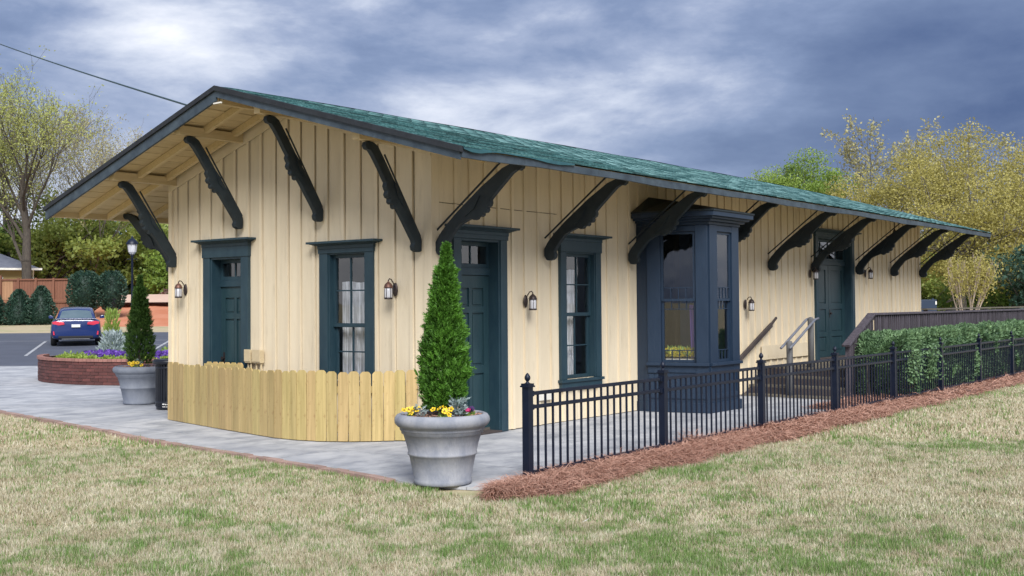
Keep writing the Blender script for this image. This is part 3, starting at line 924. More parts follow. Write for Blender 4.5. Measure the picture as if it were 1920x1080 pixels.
# eave fascia on the platform side, wavy with age
mb = MB(); rr = []
for y in np.linspace(O_N, O_F, 60):
    wv = 0.012 * math.sin(y * 1.3) + 0.008 * math.sin(y * 3.1 + 1)
    z1 = rz(E_R, y) - 0.012; z0 = z1 - 0.088 + wv * 0.6
    rr.append([mb.pt((E_R - 0.02, y, z1)), mb.pt((E_R + 0.018 + wv * 0.3, y, z1)), mb.pt((E_R + 0.018 + wv * 0.3, y, z0)), mb.pt((E_R - 0.02, y, z0))])
for a, b in zip(rr[:-1], rr[1:]):
    for k in range(4): mb.f.append([a[k], a[(k + 1) % 4], b[(k + 1) % 4], b[k]])
mb.f.append(rr[0]); mb.f.append(rr[-1][::-1])
mb.build('eave_fascia', 'fascia', roof)
# curled flashing over the near end of the eave
mb = MB(); rr = []
for k, y in enumerate(np.linspace(-1.20, 0.95, 16)):
    t = k / 15
    drop = 0.010 + 0.045 * math.exp(-((t - 0.10) / 0.10) ** 2) + 0.030 * math.exp(-((t - 0.80) / 0.16) ** 2)
    z1 = rz(E_R, y)
    rr.append([mb.pt((E_R - 0.10, y, rz(E_R - .1, y) + 0.022)), mb.pt((E_R + 0.035, y, z1 + 0.012)), mb.pt((E_R + 0.045, y, z1 + 0.006 - drop))])
for a, b in zip(rr[:-1], rr[1:]):
    for k in range(2): mb.f.append([a[k], a[k + 1], b[k + 1], b[k]])
mb.build('curled_flashing', 'flashing', roof, recalc=False)

# shingles of the platform slope: the nearest 300 are pieces of their own, the rest one field
slen = math.hypot(E_R - XR, ZR - ZE_R)
ang = math.atan2(ZR - ZE_R, E_R - XR)
EXPO, SWID, STH = 0.150, 0.305, 0.017
sh_me = MB().box(-0.005, 0.195, -SWID / 2 + 0.003, SWID / 2 - 0.003, 0, STH).mesh('shingle', 'shingle')   # local x: up the slope
sh_v = np.array([v.co[:] for v in sh_me.vertices]); sh_f = np.array([p.vertices[:] for p in sh_me.polygons])
rows = int(slen / EXPO)
place = []
for i in range(rows):
    d = slen - 0.0 - i * EXPO            # distance from ridge to the butt
    if d < 0.20: break
    y = O_N + 0.02 + SWID / 2 + (0.15 if i % 2 else 0) - 0.15
    while y < O_F - 0.05:
        yy = min(max(y, O_N + 0.16), O_F - 0.16)
        dd = d + 0.03 + rs.uniform(-0.008, 0.008)
        x = XR + dd * math.cos(ang); z = rz(x, yy) + 0.008
        jit = rs.uniform(-0.012, 0.012)
        # local x points up-slope (towards -x, +z)
        ex = Vector((-math.cos(ang), jit, math.sin(ang))).normalized()
        lift = -0.075 + rs.uniform(-0.045, 0.02)
        ex = (ex + Vector((math.sin(ang), 0, math.cos(ang))) * lift).normalized()
        ey = Vector((0, 1, 0)); ez = ex.cross(ey).normalized()
        if ez.z < 0: ey = -ey; ez = ex.cross(ey).normalized()
        ey = ez.cross(ex).normalized()
        mw = Matrix((ex, ey, ez)).transposed().to_4x4(); mw.translation = (x, yy, z + 0.010)
        place.append(((Vector((x, yy, z)) - CAM).length, mw))
        y += SWID
place.sort(key=lambda a: a[0])
for _, mw in place[:300]:
    obj('shingle', sh_me, roof, mw)
VV, FF, TT = [], [], []
for k, (_, mw) in enumerate(place[300:]):
    A = np.array(mw)
    VV.append(sh_v @ A[:3, :3].T + A[:3, 3]); FF.append(sh_f + 8 * k); TT.append(np.full(8, rs.random() ** 1.5))
o = obj('shingle_field', np_mesh('shingle_field', np.concatenate(VV), np.concatenate(FF), 'shingle_field', np.concatenate(TT)), roof); o['kind'] = 'stuff'
# ridge cap
mb = MB(); rr = []
for y in np.linspace(O_N + 0.12, O_F - 0.05, 40):
    b = bow(y) + 0.004 * math.sin(y * 2.1)
    rr.append([mb.pt((XR - 0.20, y, ZR + b - 0.03)), mb.pt((XR, y, ZR + b + 0.026)), mb.pt((XR + 0.24, y, ZR + b - 0.026)), mb.pt((XR, y, ZR + b - 0.01))])
for a, b in zip(rr[:-1], rr[1:]):
    for k in range(4): mb.f.append([a[k], a[(k + 1) % 4], b[(k + 1) % 4], b[k]])
mb.f.append(rr[0]); mb.f.append(rr[-1][::-1])
mb.build('ridge_cap', 'shingle_field', roof)

# ------------------------------------------------------------------ brackets
PROF = [(0.04, 2.36), (0.0, 2.42), (0.0, 2.52), (0.07, 2.62), (0.20, 2.75), (0.39, 2.905), (0.79, 3.19), (1.14, 3.40), (1.31, 3.455), (1.46, 3.455), (1.475, 3.42), (1.455, 3.375),
        (1.41, 3.35), (1.36, 3.36), (1.29, 3.325), (1.06, 3.13), (0.935, 3.02), (0.945, 2.985), (0.93, 2.945), (0.885, 2.925), (0.895, 2.90), (0.87, 2.865), (0.815, 2.86), (0.815, 2.835), (0.785, 2.815), (0.735, 2.82),
        (0.71, 2.79), (0.665, 2.78), (0.61, 2.805), (0.47, 2.755), (0.385, 2.715), (0.27, 2.595), (0.20, 2.505), (0.185, 2.475), (0.205, 2.435), (0.195, 2.39), (0.15, 2.36), (0.09, 2.35)]
PROF = [(x, 0.0 + (z - 2.36)) for x, z in PROF]
PROF_G = [(-0.05, 2.9), (-0.055, 3.06), (-0.03, 3.12), (0.18, 3.43), (0.44, 3.80), (0.63, 4.09), (0.75, 4.26), (0.82, 4.30), (0.91, 4.31), (0.955, 4.29), (0.97, 4.24), (0.94, 4.20), (0.88, 4.19), (0.82, 4.12), (0.71, 3.965),
          (0.635, 3.845), (0.595, 3.79), (0.61, 3.745), (0.59, 3.70), (0.575, 3.68), (0.595, 3.63), (0.57, 3.59), (0.535, 3.58), (0.54, 3.53), (0.51, 3.505), (0.475, 3.51), (0.465, 3.46), (0.43, 3.445), (0.40, 3.46), (0.35, 3.40), (0.19, 3.17), (0.10, 3.04),
          (0.085, 3.0), (0.105, 2.96), (0.09, 2.91), (0.04, 2.885), (-0.02, 2.885)]
PROF_G = [((x + 0.055) / 0.68, (z - 2.885) / 1.425 * 1.096) for x, z in PROF_G]
def bracket(fr, u, z0, sx, sz, nm='bracket', th=0.038, prof=PROF):
    mb = MB(fr)
    mb.prism([(x * sx, z * sz + z0) for x, z in prof], lambda a, b, d: (u + d, 0.028 + a, b), -th, th)
    o = mb.build(nm, 'bracket', depot, bevel=0.007)
    mb = MB(fr)                                    # raised diamond on both cheeks
    c = (0.66 * sx, 0.60 * sz + z0)
    for s in (-1, 1):
        mb.prism([(c[0] - 0.13 * sx, c[1] - 0.13 * sz), (c[0] + 0.02 * sx, c[1] - 0.04 * sz), (c[0] + 0.13 * sx, c[1] + 0.13 * sz), (c[0] - 0.04 * sx, c[1] + 0.02 * sz)],
                 lambda a, b, d: (u + d, 0.028 + a, b), s * (th + 0.0), s * (th + 0.014))
    mb.build('carved_diamond', 'bracket', o)
    mb = MB(fr)
    if prof is PROF: mb.tube([(u, 0.02, z0 + 0.32 * sz), (u, 0.03 + 1.10 * sx, z0 + 1.13 * sz)], 0.013, 6)
    else: mb.tube([(u, 0.02, z0 + 0.17 * sz), (u, 0.03 + 0.96 * sx, z0 + 0.985 * sz)], 0.012, 6)
    mb.build('tie_rod', 'bracket', o)
    return o
for y in (0.08, 2.42, 4.69, 9.85, 11.96, 14.49, 16.79, 18.97):
    bracket(LONGF, y, 2.36, 0.95, (rz(1.36, y) - 0.075 - 2.36) / 1.096)
bracket(LONGF, 7.25, 2.36, 0.95, (rz(1.36, 7.25) - 0.075 - 2.36) / 1.096)
for x, z in ((-5.30, 2.34), (-3.70, 2.86), (-1.99, 2.88), (-0.17, 2.40)):
    zt = min(rz(x - 0.06, 0), rz(x + 0.06, 0)) - 0.208
    bracket(ENDF, x, z, 0.66, (zt - z) / 1.096, prof=PROF_G)
BACKF = Fr((-BW, 0, 0), (0, -1, 0))
for y in (0.10, 2.4):
    bracket(BACKF, -y, 2.28, 0.93, (rz(E_L + 0.14, y) - 0.075 - 2.28) / 1.096)

# ------------------------------------------------------------------ windows and doors
def cap(mb, u0, u1, z0, z1, ov=0.13):
    mb.box(u0 - 0.02, u1 + 0.02, 0.0, 0.065, z0, z0 + 0.045)
    n = 4
    for k in range(n):
        t = (k + 1) / n
        a = z0 + 0.045 + (z1 - z0 - 0.075) * k / n; b = z0 + 0.045 + (z1 - z0 - 0.075) * (k + 1) / n
        mb.box(u0 - ov * t * 0.75, u1 + ov * t * 0.75, 0.0, 0.065 + ov * t * 0.55, a, b)
    mb.box(u0 - ov, u1 + ov, 0.0, 0.065 + ov * 0.85, z1 - 0.03, z1)
def jambs(mb, u0, u1, z0, z1, d0, d1, t=0.02):
    """lining of an opening"""
    mb.box(u0 - 0.001, u0 + t, d0, d1, z0, z1); mb.box(u1 - t, u1 + 0.001, d0, d1, z0, z1)
    mb.box(u0 + t, u1 - t, d0, d1, z1 - t, z1 + 0.001)
def sash(fr, par, u0, u1, z0, z1, d, cols, rws, mt='trim', stile=0.045, mun=0.018, custom=None):
    mb = MB(fr)
    mb.box(u0, u0 + stile, d, d + 0.035, z0, z1); mb.box(u1 - stile, u1, d, d + 0.035, z0, z1)
    mb.box(u0 + stile, u1 - stile, d + 0.002, d + 0.033, z0, z0 + stile * 1.1); mb.box(u0 + stile, u1 - stile, d + 0.002, d + 0.033, z1 - stile, z1)
    a0, a1, b0, b1 = u0 + stile, u1 - stile, z0 + stile * 1.1, z1 - stile
    us = custom[0] if custom else [k / cols for k in range(1, cols)]
    zs = custom[1] if custom else [k / rws for k in range(1, rws)]
    for k in us: c = a0 + (a1 - a0) * k; mb.box(c - mun / 2, c + mun / 2, d + 0.006, d + 0.030, b0, b1)
    for k in zs: c = b0 + (b1 - b0) * k; mb.box(a0, a1, d + 0.008, d + 0.028, c - mun / 2, c + mun / 2)
    s_ = mb.build('sash', mt, par)
    ue = [0] + list(us) + [1]; zz = [0] + list(zs) + [1]
    for i in range(len(ue) - 1):
        for j in range(len(zz) - 1):
            p = MB(fr); q_ = [p.pt(c) for c in ((a0 + (a1 - a0) * ue[i] + .002, d + .016, b0 + (b1 - b0) * zz[j] + .002), (a0 + (a1 - a0) * ue[i + 1] - .002, d + .016, b0 + (b1 - b0) * zz[j] + .002),
                                              (a0 + (a1 - a0) * ue[i + 1] - .002, d + .016, b0 + (b1 - b0) * zz[j + 1] - .002), (a0 + (a1 - a0) * ue[i] + .002, d + .016, b0 + (b1 - b0) * zz[j + 1] - .002))]
            p.f.append(q_)
            p.build('pane', 'glass', par, recalc=False)
    return s_
def window(fr, u0, u1, z0, z1, meet, cw, captop, name='window'):
    mb = MB(fr)
    mb.box(u0 - cw, u0, -0.01, 0.048, z0 - 0.002, z1); mb.box(u1, u1 + cw, -0.01, 0.048, z0 - 0.002, z1)
    mb.box(u0 - cw - 0.012, u1 + cw + 0.012, -0.01, 0.060, z1, captop - 0.10)
    jambs(mb, u0, u1, z0, z1, -0.14, 0.030)
    w_ = mb.build(name, 'trim', depot, bevel=0.004)
    mb = MB(fr); cap(mb, u0 - cw, u1 + cw, captop - 0.10, captop); mb.build('cap', 'trim', w_, bevel=0.004)
    mb = MB(fr); mb.box(u0 - cw - 0.03, u1 + cw + 0.03, -0.10, 0.075, z0 - 0.045, z0 - 0.003); mb.box(u0 - cw, u1 + cw, -0.01, 0.05, z0 - 0.15, z0 - 0.046); mb.build('sill', 'trim', w_, bevel=0.004)
    sash(fr, w_, u0 + 0.021, u1 - 0.021, meet - 0.02, z1 - 0.021, -0.075, 2, 2)
    sash(fr, w_, u0 + 0.021, u1 - 0.021, z0 + 0.002, meet + 0.02, -0.115, 2, 2)
    return w_
window(ENDF, -1.86, -1.15, 0.72, 2.44, 1.46, 0.165, 2.60)
window(LONGF, 2.92, 3.70, 0.62, 2.50, 1.57, 0.145, 2.76)
def curtain(fr, u0, u1, z0, z1, d, label, mt='lace'):
    n = 40; mb = MB(fr); c = []
    for k in range(n + 1):
        t = k / n; dd = d + 0.018 * math.sin(t * 34) + 0.008 * math.sin(t * 71 + 1)
        c.append((mb.pt((u0 + (u1 - u0) * t, dd, z0)), mb.pt((u0 + (u1 - u0) * t, dd, z1 + 0.01 * math.sin(t * 9)))))
    for a, b in zip(c[:-1], c[1:]): mb.f.append([a[0], b[0], b[1], a[1]])
    o = mb.build('curtain', mt, None, smooth=True, recalc=False)
    return tag(o, label, 'curtain')
curtain(ENDF, -1.84, -1.17, 0.76, 2.05, -0.22, 'white lace curtain behind the window in the gable wall')
curtain(LONGF, 2.93, 3.48, 0.66, 2.24, -0.22, 'white lace curtain behind the window beside the platform door')

def panel_door(fr, par, u0, u1, z0, z1, d, panels, name='leaf', mt='door_paint', handle=None):
    """flat slab with stiles and rails proud of recessed panels; panels in fractions"""
    mb = MB(fr)
    mb.box(u0, u1, d - 0.03, d, z0, z1)
    us = sorted({0, 1, *[p[0] for p in panels], *[p[1] for p in panels]}); zs = sorted({0, 1, *[p[2] for p in panels], *[p[3] for p in panels]})
    W_, H_ = u1 - u0, z1 - z0
    for i in range(len(us) - 1):
        for j in range(len(zs) - 1):
            cu, cz = (us[i] + us[i + 1]) / 2, (zs[j] + zs[j + 1]) / 2
            if any(p[0] < cu < p[1] and p[2] < cz < p[3] for p in panels): continue
            mb.box(u0 + W_ * us[i], u0 + W_ * us[i + 1], d + 0.0005, d + 0.022, z0 + H_ * zs[j], z0 + H_ * zs[j + 1])
    leaf = mb.build(name, mt, par)
    for p in panels:
        q = MB(fr); q.box(u0 + W_ * p[0] + 0.028, u0 + W_ * p[1] - 0.028, d + 0.001, d + 0.012, z0 + H_ * p[2] + 0.028, z0 + H_ * p[3] - 0.028)
        q.build('door_panel', mt, par, bevel=0.006)
    if handle:
        q = MB(fr); hu, hz = handle
        q.box(hu - 0.02, hu + 0.02, d + 0.022, d + 0.028, hz - 0.09, hz + 0.09)
        q.tube([(hu, d + 0.02, hz), (hu, d + 0.07, hz)], [0.012, 0.028], 10)
        q.build('handle', 'bronze', par)
    return leaf
SIX = [(0.14, 0.46, 0.80, 0.92), (0.54, 0.86, 0.80, 0.92), (0.14, 0.46, 0.42, 0.76), (0.54, 0.86, 0.42, 0.76), (0.14, 0.46, 0.08, 0.37), (0.54, 0.86, 0.08, 0.37)]
def door(fr, u0, u1, z1, ztr, zleaf, cw, captop, depth, transom_cols, panels, z0=0.0, leaves=1):
    mb = MB(fr)
    mb.box(u0 - cw, u0, -0.01, 0.048, z0 + 0.005, z1); mb.box(u1, u1 + cw, -0.01, 0.048, z0 + 0.005, z1)
    mb.box(u0 - cw - 0.012, u1 + cw + 0.012, -0.01, 0.060, z1, captop - 0.11)
    jambs(mb, u0, u1, z0 + 0.006, z1, -0.30, 0.030, 0.03)
    mb.box(u0 + 0.03, u1 - 0.03, depth - 0.03, depth + 0.05, zleaf + 0.004, ztr)     # transom bar
    d_ = mb.build('door', 'trim', depot, bevel=0.004)
    mb = MB(fr); cap(mb, u0 - cw, u1 + cw, captop - 0.11, captop); mb.build('cap', 'trim', d_, bevel=0.004)
    sash(fr, d_, u0 + 0.032, u1 - 0.032, ztr + 0.002, z1 - 0.032, depth, transom_cols, 1, stile=0.05)
    if leaves == 1:
        panel_door(fr, d_, u0 + 0.032, u1 - 0.032, z0 + 0.03, zleaf, depth - 0.0, panels, handle=(u0 + 0.10, z0 + 0.95))
    else:
        um = (u0 + u1) / 2
        panel_door(fr, d_, u0 + 0.032, um - 0.007, z0 + 0.03, zleaf, depth, panels)
        panel_door(fr, d_, um + 0.007, u1 - 0.032, z0 + 0.03, zleaf, depth, panels, handle=(um + 0.06, z0 + 0.98))
    mb = MB(fr); mb.box(u0, u1, -0.30, 0.05, z0 + 0.004, z0 + 0.026); mb.build('threshold', 'stair_wood', d_)
    return d_
door(ENDF, -4.43, -3.70, 2.46, 2.12, 2.02, 0.16, 2.73, -0.17, 2, SIX)
door(LONGF, 0.53, 1.36, 2.60, 2.22, 2.12, 0.145, 2.77, -0.17, 2, SIX)
DD = [(0.16, 0.84, 0.58, 0.95), (0.16, 0.84, 0.27, 0.52), (0.16, 0.84, 0.06, 0.22)]
door(LONGF, 12.30, 14.22, 3.13, 2.63, 2.54, 0.15, 3.30, -0.16, 4, DD, z0=0.5, leaves=2)

# ------------------------------------------------------------------ bay window
BP = [(0.0, 4.955), (0.20, 4.93), (1.18, 5.17), (1.18, 6.20), (0.20, 6.44), (0.0, 6.425)]
bay = MB()
mb = bay
# low plinth following the plan, also the bay's base part
pl = [(x + (0.03 if x > 0.1 else 0), y + (-0.03 if y < 5.5 else 0.03)) for x, y in BP]
mb.prism(pl, lambda a, b, d: (a, b, d), 0.004, 0.16)
bay = mb.build('bay_window', 'bay_paint', depot, bevel=0.006)
def bay_face(p, q, win, thick=0.07):
    L_ = (Vector(q) - Vector(p)).length
    fr = Fr((p[0], p[1], 0), (q[0] - p[0], q[1] - p[1], 0))
    mb = MB(fr)
    ops = [(win[0], win[1], win[2], win[3])] if win else []
    cuts = sorted({0.0, L_, *[v for o in ops for v in o[:2]]})
    for a, b in zip(cuts[:-1], cuts[1:]): strip(mb, a, b, 0.161, lambda u: 3.05, ops, -thick, 0.0)
    mb.build('bay_wall', 'bay_paint', bay)
    if win:
        u0, u1, z0, z1, meet = win
        mb = MB(fr)
        for a, b in ((0.012, u0 - 0.005), (u1 + 0.005, L_ - 0.012)):
            mb.box(a, b, 0.0005, 0.022, 0.62, 2.96)
        mb.box(u0 - 0.004, u1 + 0.004, 0.0005, 0.020, z1 + 0.003, 2.95)
        mb.box(u0 - 0.004, u1 + 0.004, 0.0005, 0.018, 0.63, z0 - 0.05)
        mb.box(0.03, L_ - 0.03, 0.0005, 0.018, 0.22, 0.30); mb.box(0.03, 0.11, 0.0005, 0.018, 0.302, 0.60); mb.box(L_ - 0.11, L_ - 0.03, 0.0005, 0.018, 0.302, 0.60)
        mb.build('bay_trim', 'bay_paint', bay, bevel=0.004)
        mb = MB(fr); mb.box(0.0 if u0 > .2 else -.02, L_ + 0.01, 0.0, 0.065, z0 - 0.05, z0 - 0.004); mb.build('sill', 'bay_paint', bay, bevel=0.005)
        cu = [0.25, 0.5, 0.75] if u1 - u0 > 0.45 else [0.33, 0.67]
        sash(fr, bay, u0 + 0.004, u1 - 0.004, meet - 0.02, z1 - 0.004, -0.04, 1, 1, 'bay_paint', 0.035, 0.012, ([], [0.17]))
        sash(fr, bay, u0 + 0.004, u1 - 0.004, z0 + 0.002, meet + 0.02, -0.068, 1, 1, 'bay_paint', 0.035, 0.012, ([], [0.16, 0.86]))
        # short glazing bars in the border rows
        mb = MB(fr); a0, a1 = u0 + 0.039, u1 - 0.039
        hU = z1 - 0.004 - 0.035 - (meet - 0.02 + 0.0385); hL = meet + 0.02 - 0.035 - (z0 + 0.002 + 0.0385)
        bU = meet - 0.02 + 0.0385; bL = z0 + 0.002 + 0.0385
        for c in cu:
            x_ = a0 + (a1 - a0) * c
            mb.box(x_ - 0.006, x_ + 0.006, -0.034, -0.012, bU, bU + hU * 0.17 - 0.007)
            mb.box(x_ - 0.006, x_ + 0.006, -0.062, -0.041, bL, bL + hL * 0.16 - 0.007)
            mb.box(x_ - 0.006, x_ + 0.006, -0.062, -0.041, bL + hL * 0.86 + 0.007, bL + hL)
        mb.build('glazing_bar', 'bay_paint', bay)
bay_face(BP[0], BP[1], None)
bay_face(BP[1], BP[2], (0.235, 0.80, 0.79, 2.86, 1.78))
bay_face(BP[2], BP[3], (0.27, 0.77, 0.79, 2.86, 1.78))
bay_face(BP[3], BP[4], None)
bay_face(BP[4], BP[5], None)
def grow_plan(d):
    return [(0.036, BP[0][1] - d), (0.20 + d * .2, BP[1][1] - d), (1.18 + d, BP[2][1] - d * .9), (1.18 + d, BP[3][1] + d * .9), (0.20 + d * .2, BP[4][1] + d), (0.036, BP[5][1] + d)]
for nm, d, z0, z1 in (('frieze', 0.03, 2.965, 3.01), ('cornice', 0.09, 3.011, 3.05), ('cornice', 0.15, 3.051, 3.085), ('cornice', 0.20, 3.086, 3.16)):
    mb = MB(); mb.prism(grow_plan(d), lambda a, b, c: (a, b, c), z0, z1); mb.build(nm, 'bay_paint', bay, bevel=0.005)
mb = MB()
pb = [mb.pt((a, b, 3.161)) for a, b in grow_plan(0.215)]
pt_ = [mb.pt((a, b, 3.185)) for a, b in grow_plan(0.215)]
ap = [mb.pt((0.036, 5.3, 3.47)), mb.pt((0.036, 6.1, 3.47)), mb.pt((0.30, 5.5, 3.42)), mb.pt((0.30, 5.9, 3.42))]
for k in range(6): mb.f.append([pb[k], pb[(k + 1) % 6], pt_[(k + 1) % 6], pt_[k]])
mb.f += [[pt_[0], pt_[1], ap[0]], [pt_[1], pt_[2], ap[2], ap[0]], [pt_[2], pt_[3], ap[3], ap[2]], [pt_[3], pt_[4], ap[1], ap[3]], [pt_[4], pt_[5], ap[1]], [ap[0], ap[2], ap[3], ap[1]], pb[::-1]]
mb.build('bay_roof', 'bracket', bay)
mb = MB(); mb.prism([(x * 0.93, 5.69 + (y - 5.69) * 0.93) for x, y in BP], lambda a, b, d: (a, b, d), 0.70, 0.73); mb.build('window_seat', 'interior', bay)
mb = MB(); mb.prism([(x * 0.93, 5.69 + (y - 5.69) * 0.93) for x, y in BP], lambda a, b, d: (a, b, d), 2.98, 3.0); mb.build('bay_ceiling', 'interior', bay)

# ================================================================== wall lanterns (local: x out of the wall, z up, origin at the back plate)
def make_lantern():
    t = thing('wall_lantern')
    mb = MB(); mb.lathe([(0.0, 0), (0.085, 0), (0.085, 0.012), (0.06, 0.025), (0.0, 0.03)], 20, cap=False)
    v = []
    for p in mb.v: v.append((p[2], p[0] * 0.62, p[1] * 1.25))
    mb.v = v; mb.build('back_plate', 'bronze', t, smooth=True)
    mb = MB(); mb.tube([(0.02, 0, 0.03), (0.05, 0, 0.105), (0.09, 0, 0.155), (0.13, 0, 0.165), (0.155, 0, 0.14), (0.155, 0, 0.115)], 0.0095, 8); mb.build('arm', 'bronze', t, smooth=True)
    mb = MB(); mb.lathe([(0.0, 0.135), (0.012, 0.128), (0.012, 0.118), (0.030, 0.105), (0.055, 0.08), (0.068, 0.045), (0.072, 0.032), (0.066, 0.028)], 20, (0.155, 0, 0)); mb.build('hood', 'copper', t, smooth=True)
    mb = MB(); mb.lathe([(0.054, 0.028), (0.060, -0.02), (0.060, -0.115), (0.054, -0.13)], 20, (0.155, 0, 0)); g = mb.build('glass', 'frosted', t, smooth=True)
    mb = MB(); mb.lathe([(0.050, -0.150), (0.066, -0.146), (0.066, -0.128), (0.055, -0.124)], 20, (0.155, 0, 0)); mb.build('base_ring', 'bronze', t, smooth=True)
    mb = MB()
    for k in range(6):
        a = k * math.pi / 3 + 0.3; mb.box(0, 0.006, -0.004, 0.004, -0.13, 0.03)
        for i in range(8):
            p = Vector(mb.v[-8 + i]); q = Matrix.Rotation(a, 3, 'Z') @ (p + Vector((0.059, 0, 0))); mb.v[-8 + i] = (q.x + 0.155, q.y, q.z)
    mb.build('cage_rib', 'bronze', t)
    return t
lan = make_lantern()
LN = [((-5.04, -0.03, 1.99), -math.pi / 2, 'copper hooded wall lantern at the far left end of the gable wall'),
      ((-0.60, -0.03, 1.93), -math.pi / 2, 'copper hooded wall lantern on the gable wall between window and building corner'),
      ((0.03, 1.93, 1.77), 0, 'bronze wall lantern right of the platform door, above the fence post'),
      ((0.03, 8.80, 1.70), 0, 'bronze wall lantern just right of the bay window'),
      ((0.03, 11.86, 2.33), 0, 'bronze wall lantern left of the tall double doors'),
      ((0.03, 15.06, 2.39), 0, 'bronze wall lantern right of the tall double doors')]
for k, (p, a, lb_) in enumerate(LN):
    mw = Matrix.Translation(p) @ Matrix.Rotation(a, 4, 'Z') @ Matrix.Scale(0.84, 4)
    if k == 0:
        WM[lan.name] = Matrix.Identity(4)
        first = lan
    c = copy_tree(lan, mw)
    if k >= 2:
        for ch in [q for q in bpy.data.objects if q.parent == c and q.name.startswith('hood')]:
            ch.data = ch.data.copy(); ch.data.materials[0] = M['bronze']
    tag(c, lb_, 'lantern', 'wall lanterns on the depot')
def drop_tree(o):
    for ch in [k for k in bpy.data.objects if k.parent == o]: drop_tree(ch)
    bpy.data.objects.remove(o, do_unlink=True)
drop_tree(lan)

# pendant lamp hanging from the eave
t = thing('pendant_lamp', (0.75, 15.0, 3.3), 'small dark conical shade lamp hanging from the eave beyond the double doors', 'lamp')
mb = MB(); mb.tube([(0.75, 15.0, 3.64), (0.75, 15.0, 3.36)], 0.012, 6); mb.build('stem', 'bronze', t)
mb = MB(); mb.lathe([(0.02, 0.16), (0.035, 0.12), (0.05, 0.06), (0.13, 0.02), (0.20, 0.0), (0.19, -0.004), (0.04, 0.03)], 20, (0.75, 15.0, 3.22)); mb.build('shade', 'bronze', t, smooth=True)

# utility boxes on the gable wall
for (x0, x1), lb_ in zip(((-3.54, -3.42), (-3.36, -3.20)), ('tan electrical box on the gable wall nearest the door casing', 'wider tan electrical box on the gable wall, right of its twin')):
    t = thing('electrical_box', ((x0 + x1) / 2, -0.03, 0.5), lb_, 'electrical box', 'electrical boxes beside the door')
    mb = MB(ENDF); mb.box(x0, x1, 0.027, 0.105, 0.91, 1.10); mb.build('housing', 'utility', t, bevel=0.006)
    mb = MB(ENDF); mb.box(x0 - 0.006, x1 + 0.006, 0.106, 0.115, 0.93, 1.105); mb.build('cover', 'utility', t, bevel=0.004)
    for dx in (0.03, x1 - x0 - 0.03):
        mb = MB(); mb.tube([(x0 + dx, -0.06, 0.91), (x0 + dx, -0.06, 0.02)], 0.014, 8); mb.build('conduit', 'utility', t)

# ================================================================== fresh picket screen round the gable corner
screen = thing('picket_fence', (-2.0, -0.85, 0), 'low curved fence of new yellow pine pickets in front of the gable wall', 'fence')
def picket_mesh(w, h, seed):
    r = random.Random(seed); mb = MB()
    c = 0.035
    prof = [(-w / 2, 0), (w / 2, 0), (w / 2, h - c), (w / 2 - c * 0.55, h - c * 0.35), (w / 2 - c, h), (-w / 2 + c, h), (-w / 2 + c * 0.55, h - c * 0.35), (-w / 2, h - c)]
    mb.prism(prof, lambda a, b, d: (a, d, b), -0.008, 0.008)
    return mb.mesh('picket', 'picket_wood')
path1 = [Vector((-5.20, -0.23)), Vector((-3.66, -0.56)), Vector((-1.97, -0.88))]
path2 = [Vector((-1.97, -0.88)), Vector((-1.55, -0.88)), Vector((-1.18, -0.80)), Vector((-0.85, -0.62)), Vector((-0.61, -0.42)), Vector((-0.40, -0.18)), Vector((-0.20, -0.06))]
rs = random.Random(21)
def along(path, n, w, zt):
    L = [0]
    for a, b in zip(path[:-1], path[1:]): L.append(L[-1] + (b - a).length)
    for k in range(n):
        d = L[-1] * (k + 0.5) / n; i = 0
        while L[i + 1] < d: i += 1
        a, b = path[i], path[i + 1]
        p = a.lerp(b, (d - L[i]) / (L[i + 1] - L[i])); t_ = (b - a).normalized()
        # smooth the heading on the curve
        p0 = p - t_ * 0.08; an = math.atan2(t_.y, t_.x)
        me = picket_mesh(L[-1] / n - rs.uniform(0.004, 0.010), zt + rs.uniform(-0.018, 0.014), k)
        obj('picket', me, screen, Matrix.Translation((p.x, p.y, 0.012)) @ Matrix.Rotation(an + rs.uniform(-0.03, 0.03), 4, 'Z') @ Matrix.Rotation(rs.uniform(-0.008, 0.008), 4, 'Y'))
along(path1, 17, 0.19, 0.875)
along(path2, 14, 0.145, 0.885)
for z in (0.18, 0.66):
    for pth in (path1, path2):
        for a, b in zip(pth[:-1], pth[1:]):
            n_ = Vector((-(b - a).y, (b - a).x)).normalized() * 0.032
            mb = MB(); mb.bar((a.x + n_.x, a.y + n_.y, z), (b.x + n_.x, b.y + n_.y, z), 0.036, 0.085); mb.build('rail', 'picket_wood', screen)
# the little gate panel of the same pickets lying against the door
gate = thing('gate_panel', (-3.9, -0.12, 0), 'short pine gate panel against the gable door, behind the curved picket fence', 'gate')
for k in range(6):
    obj('picket', picket_mesh(0.135, 0.90, k), gate, Matrix.Translation((-4.30 + 0.142 * k, -0.15, 0.012)) @ Matrix.Rotation(rs.uniform(-.02, .02), 4, 'Z'))
mb = MB(); mb.box(-4.38, -3.52, -0.185, -0.160, 0.80, 0.885); mb.build('rail', 'picket_wood', gate)
mb = MB(); mb.box(-4.38, -3.52, -0.185, -0.160, 0.15, 0.235); mb.build('rail', 'picket_wood', gate)

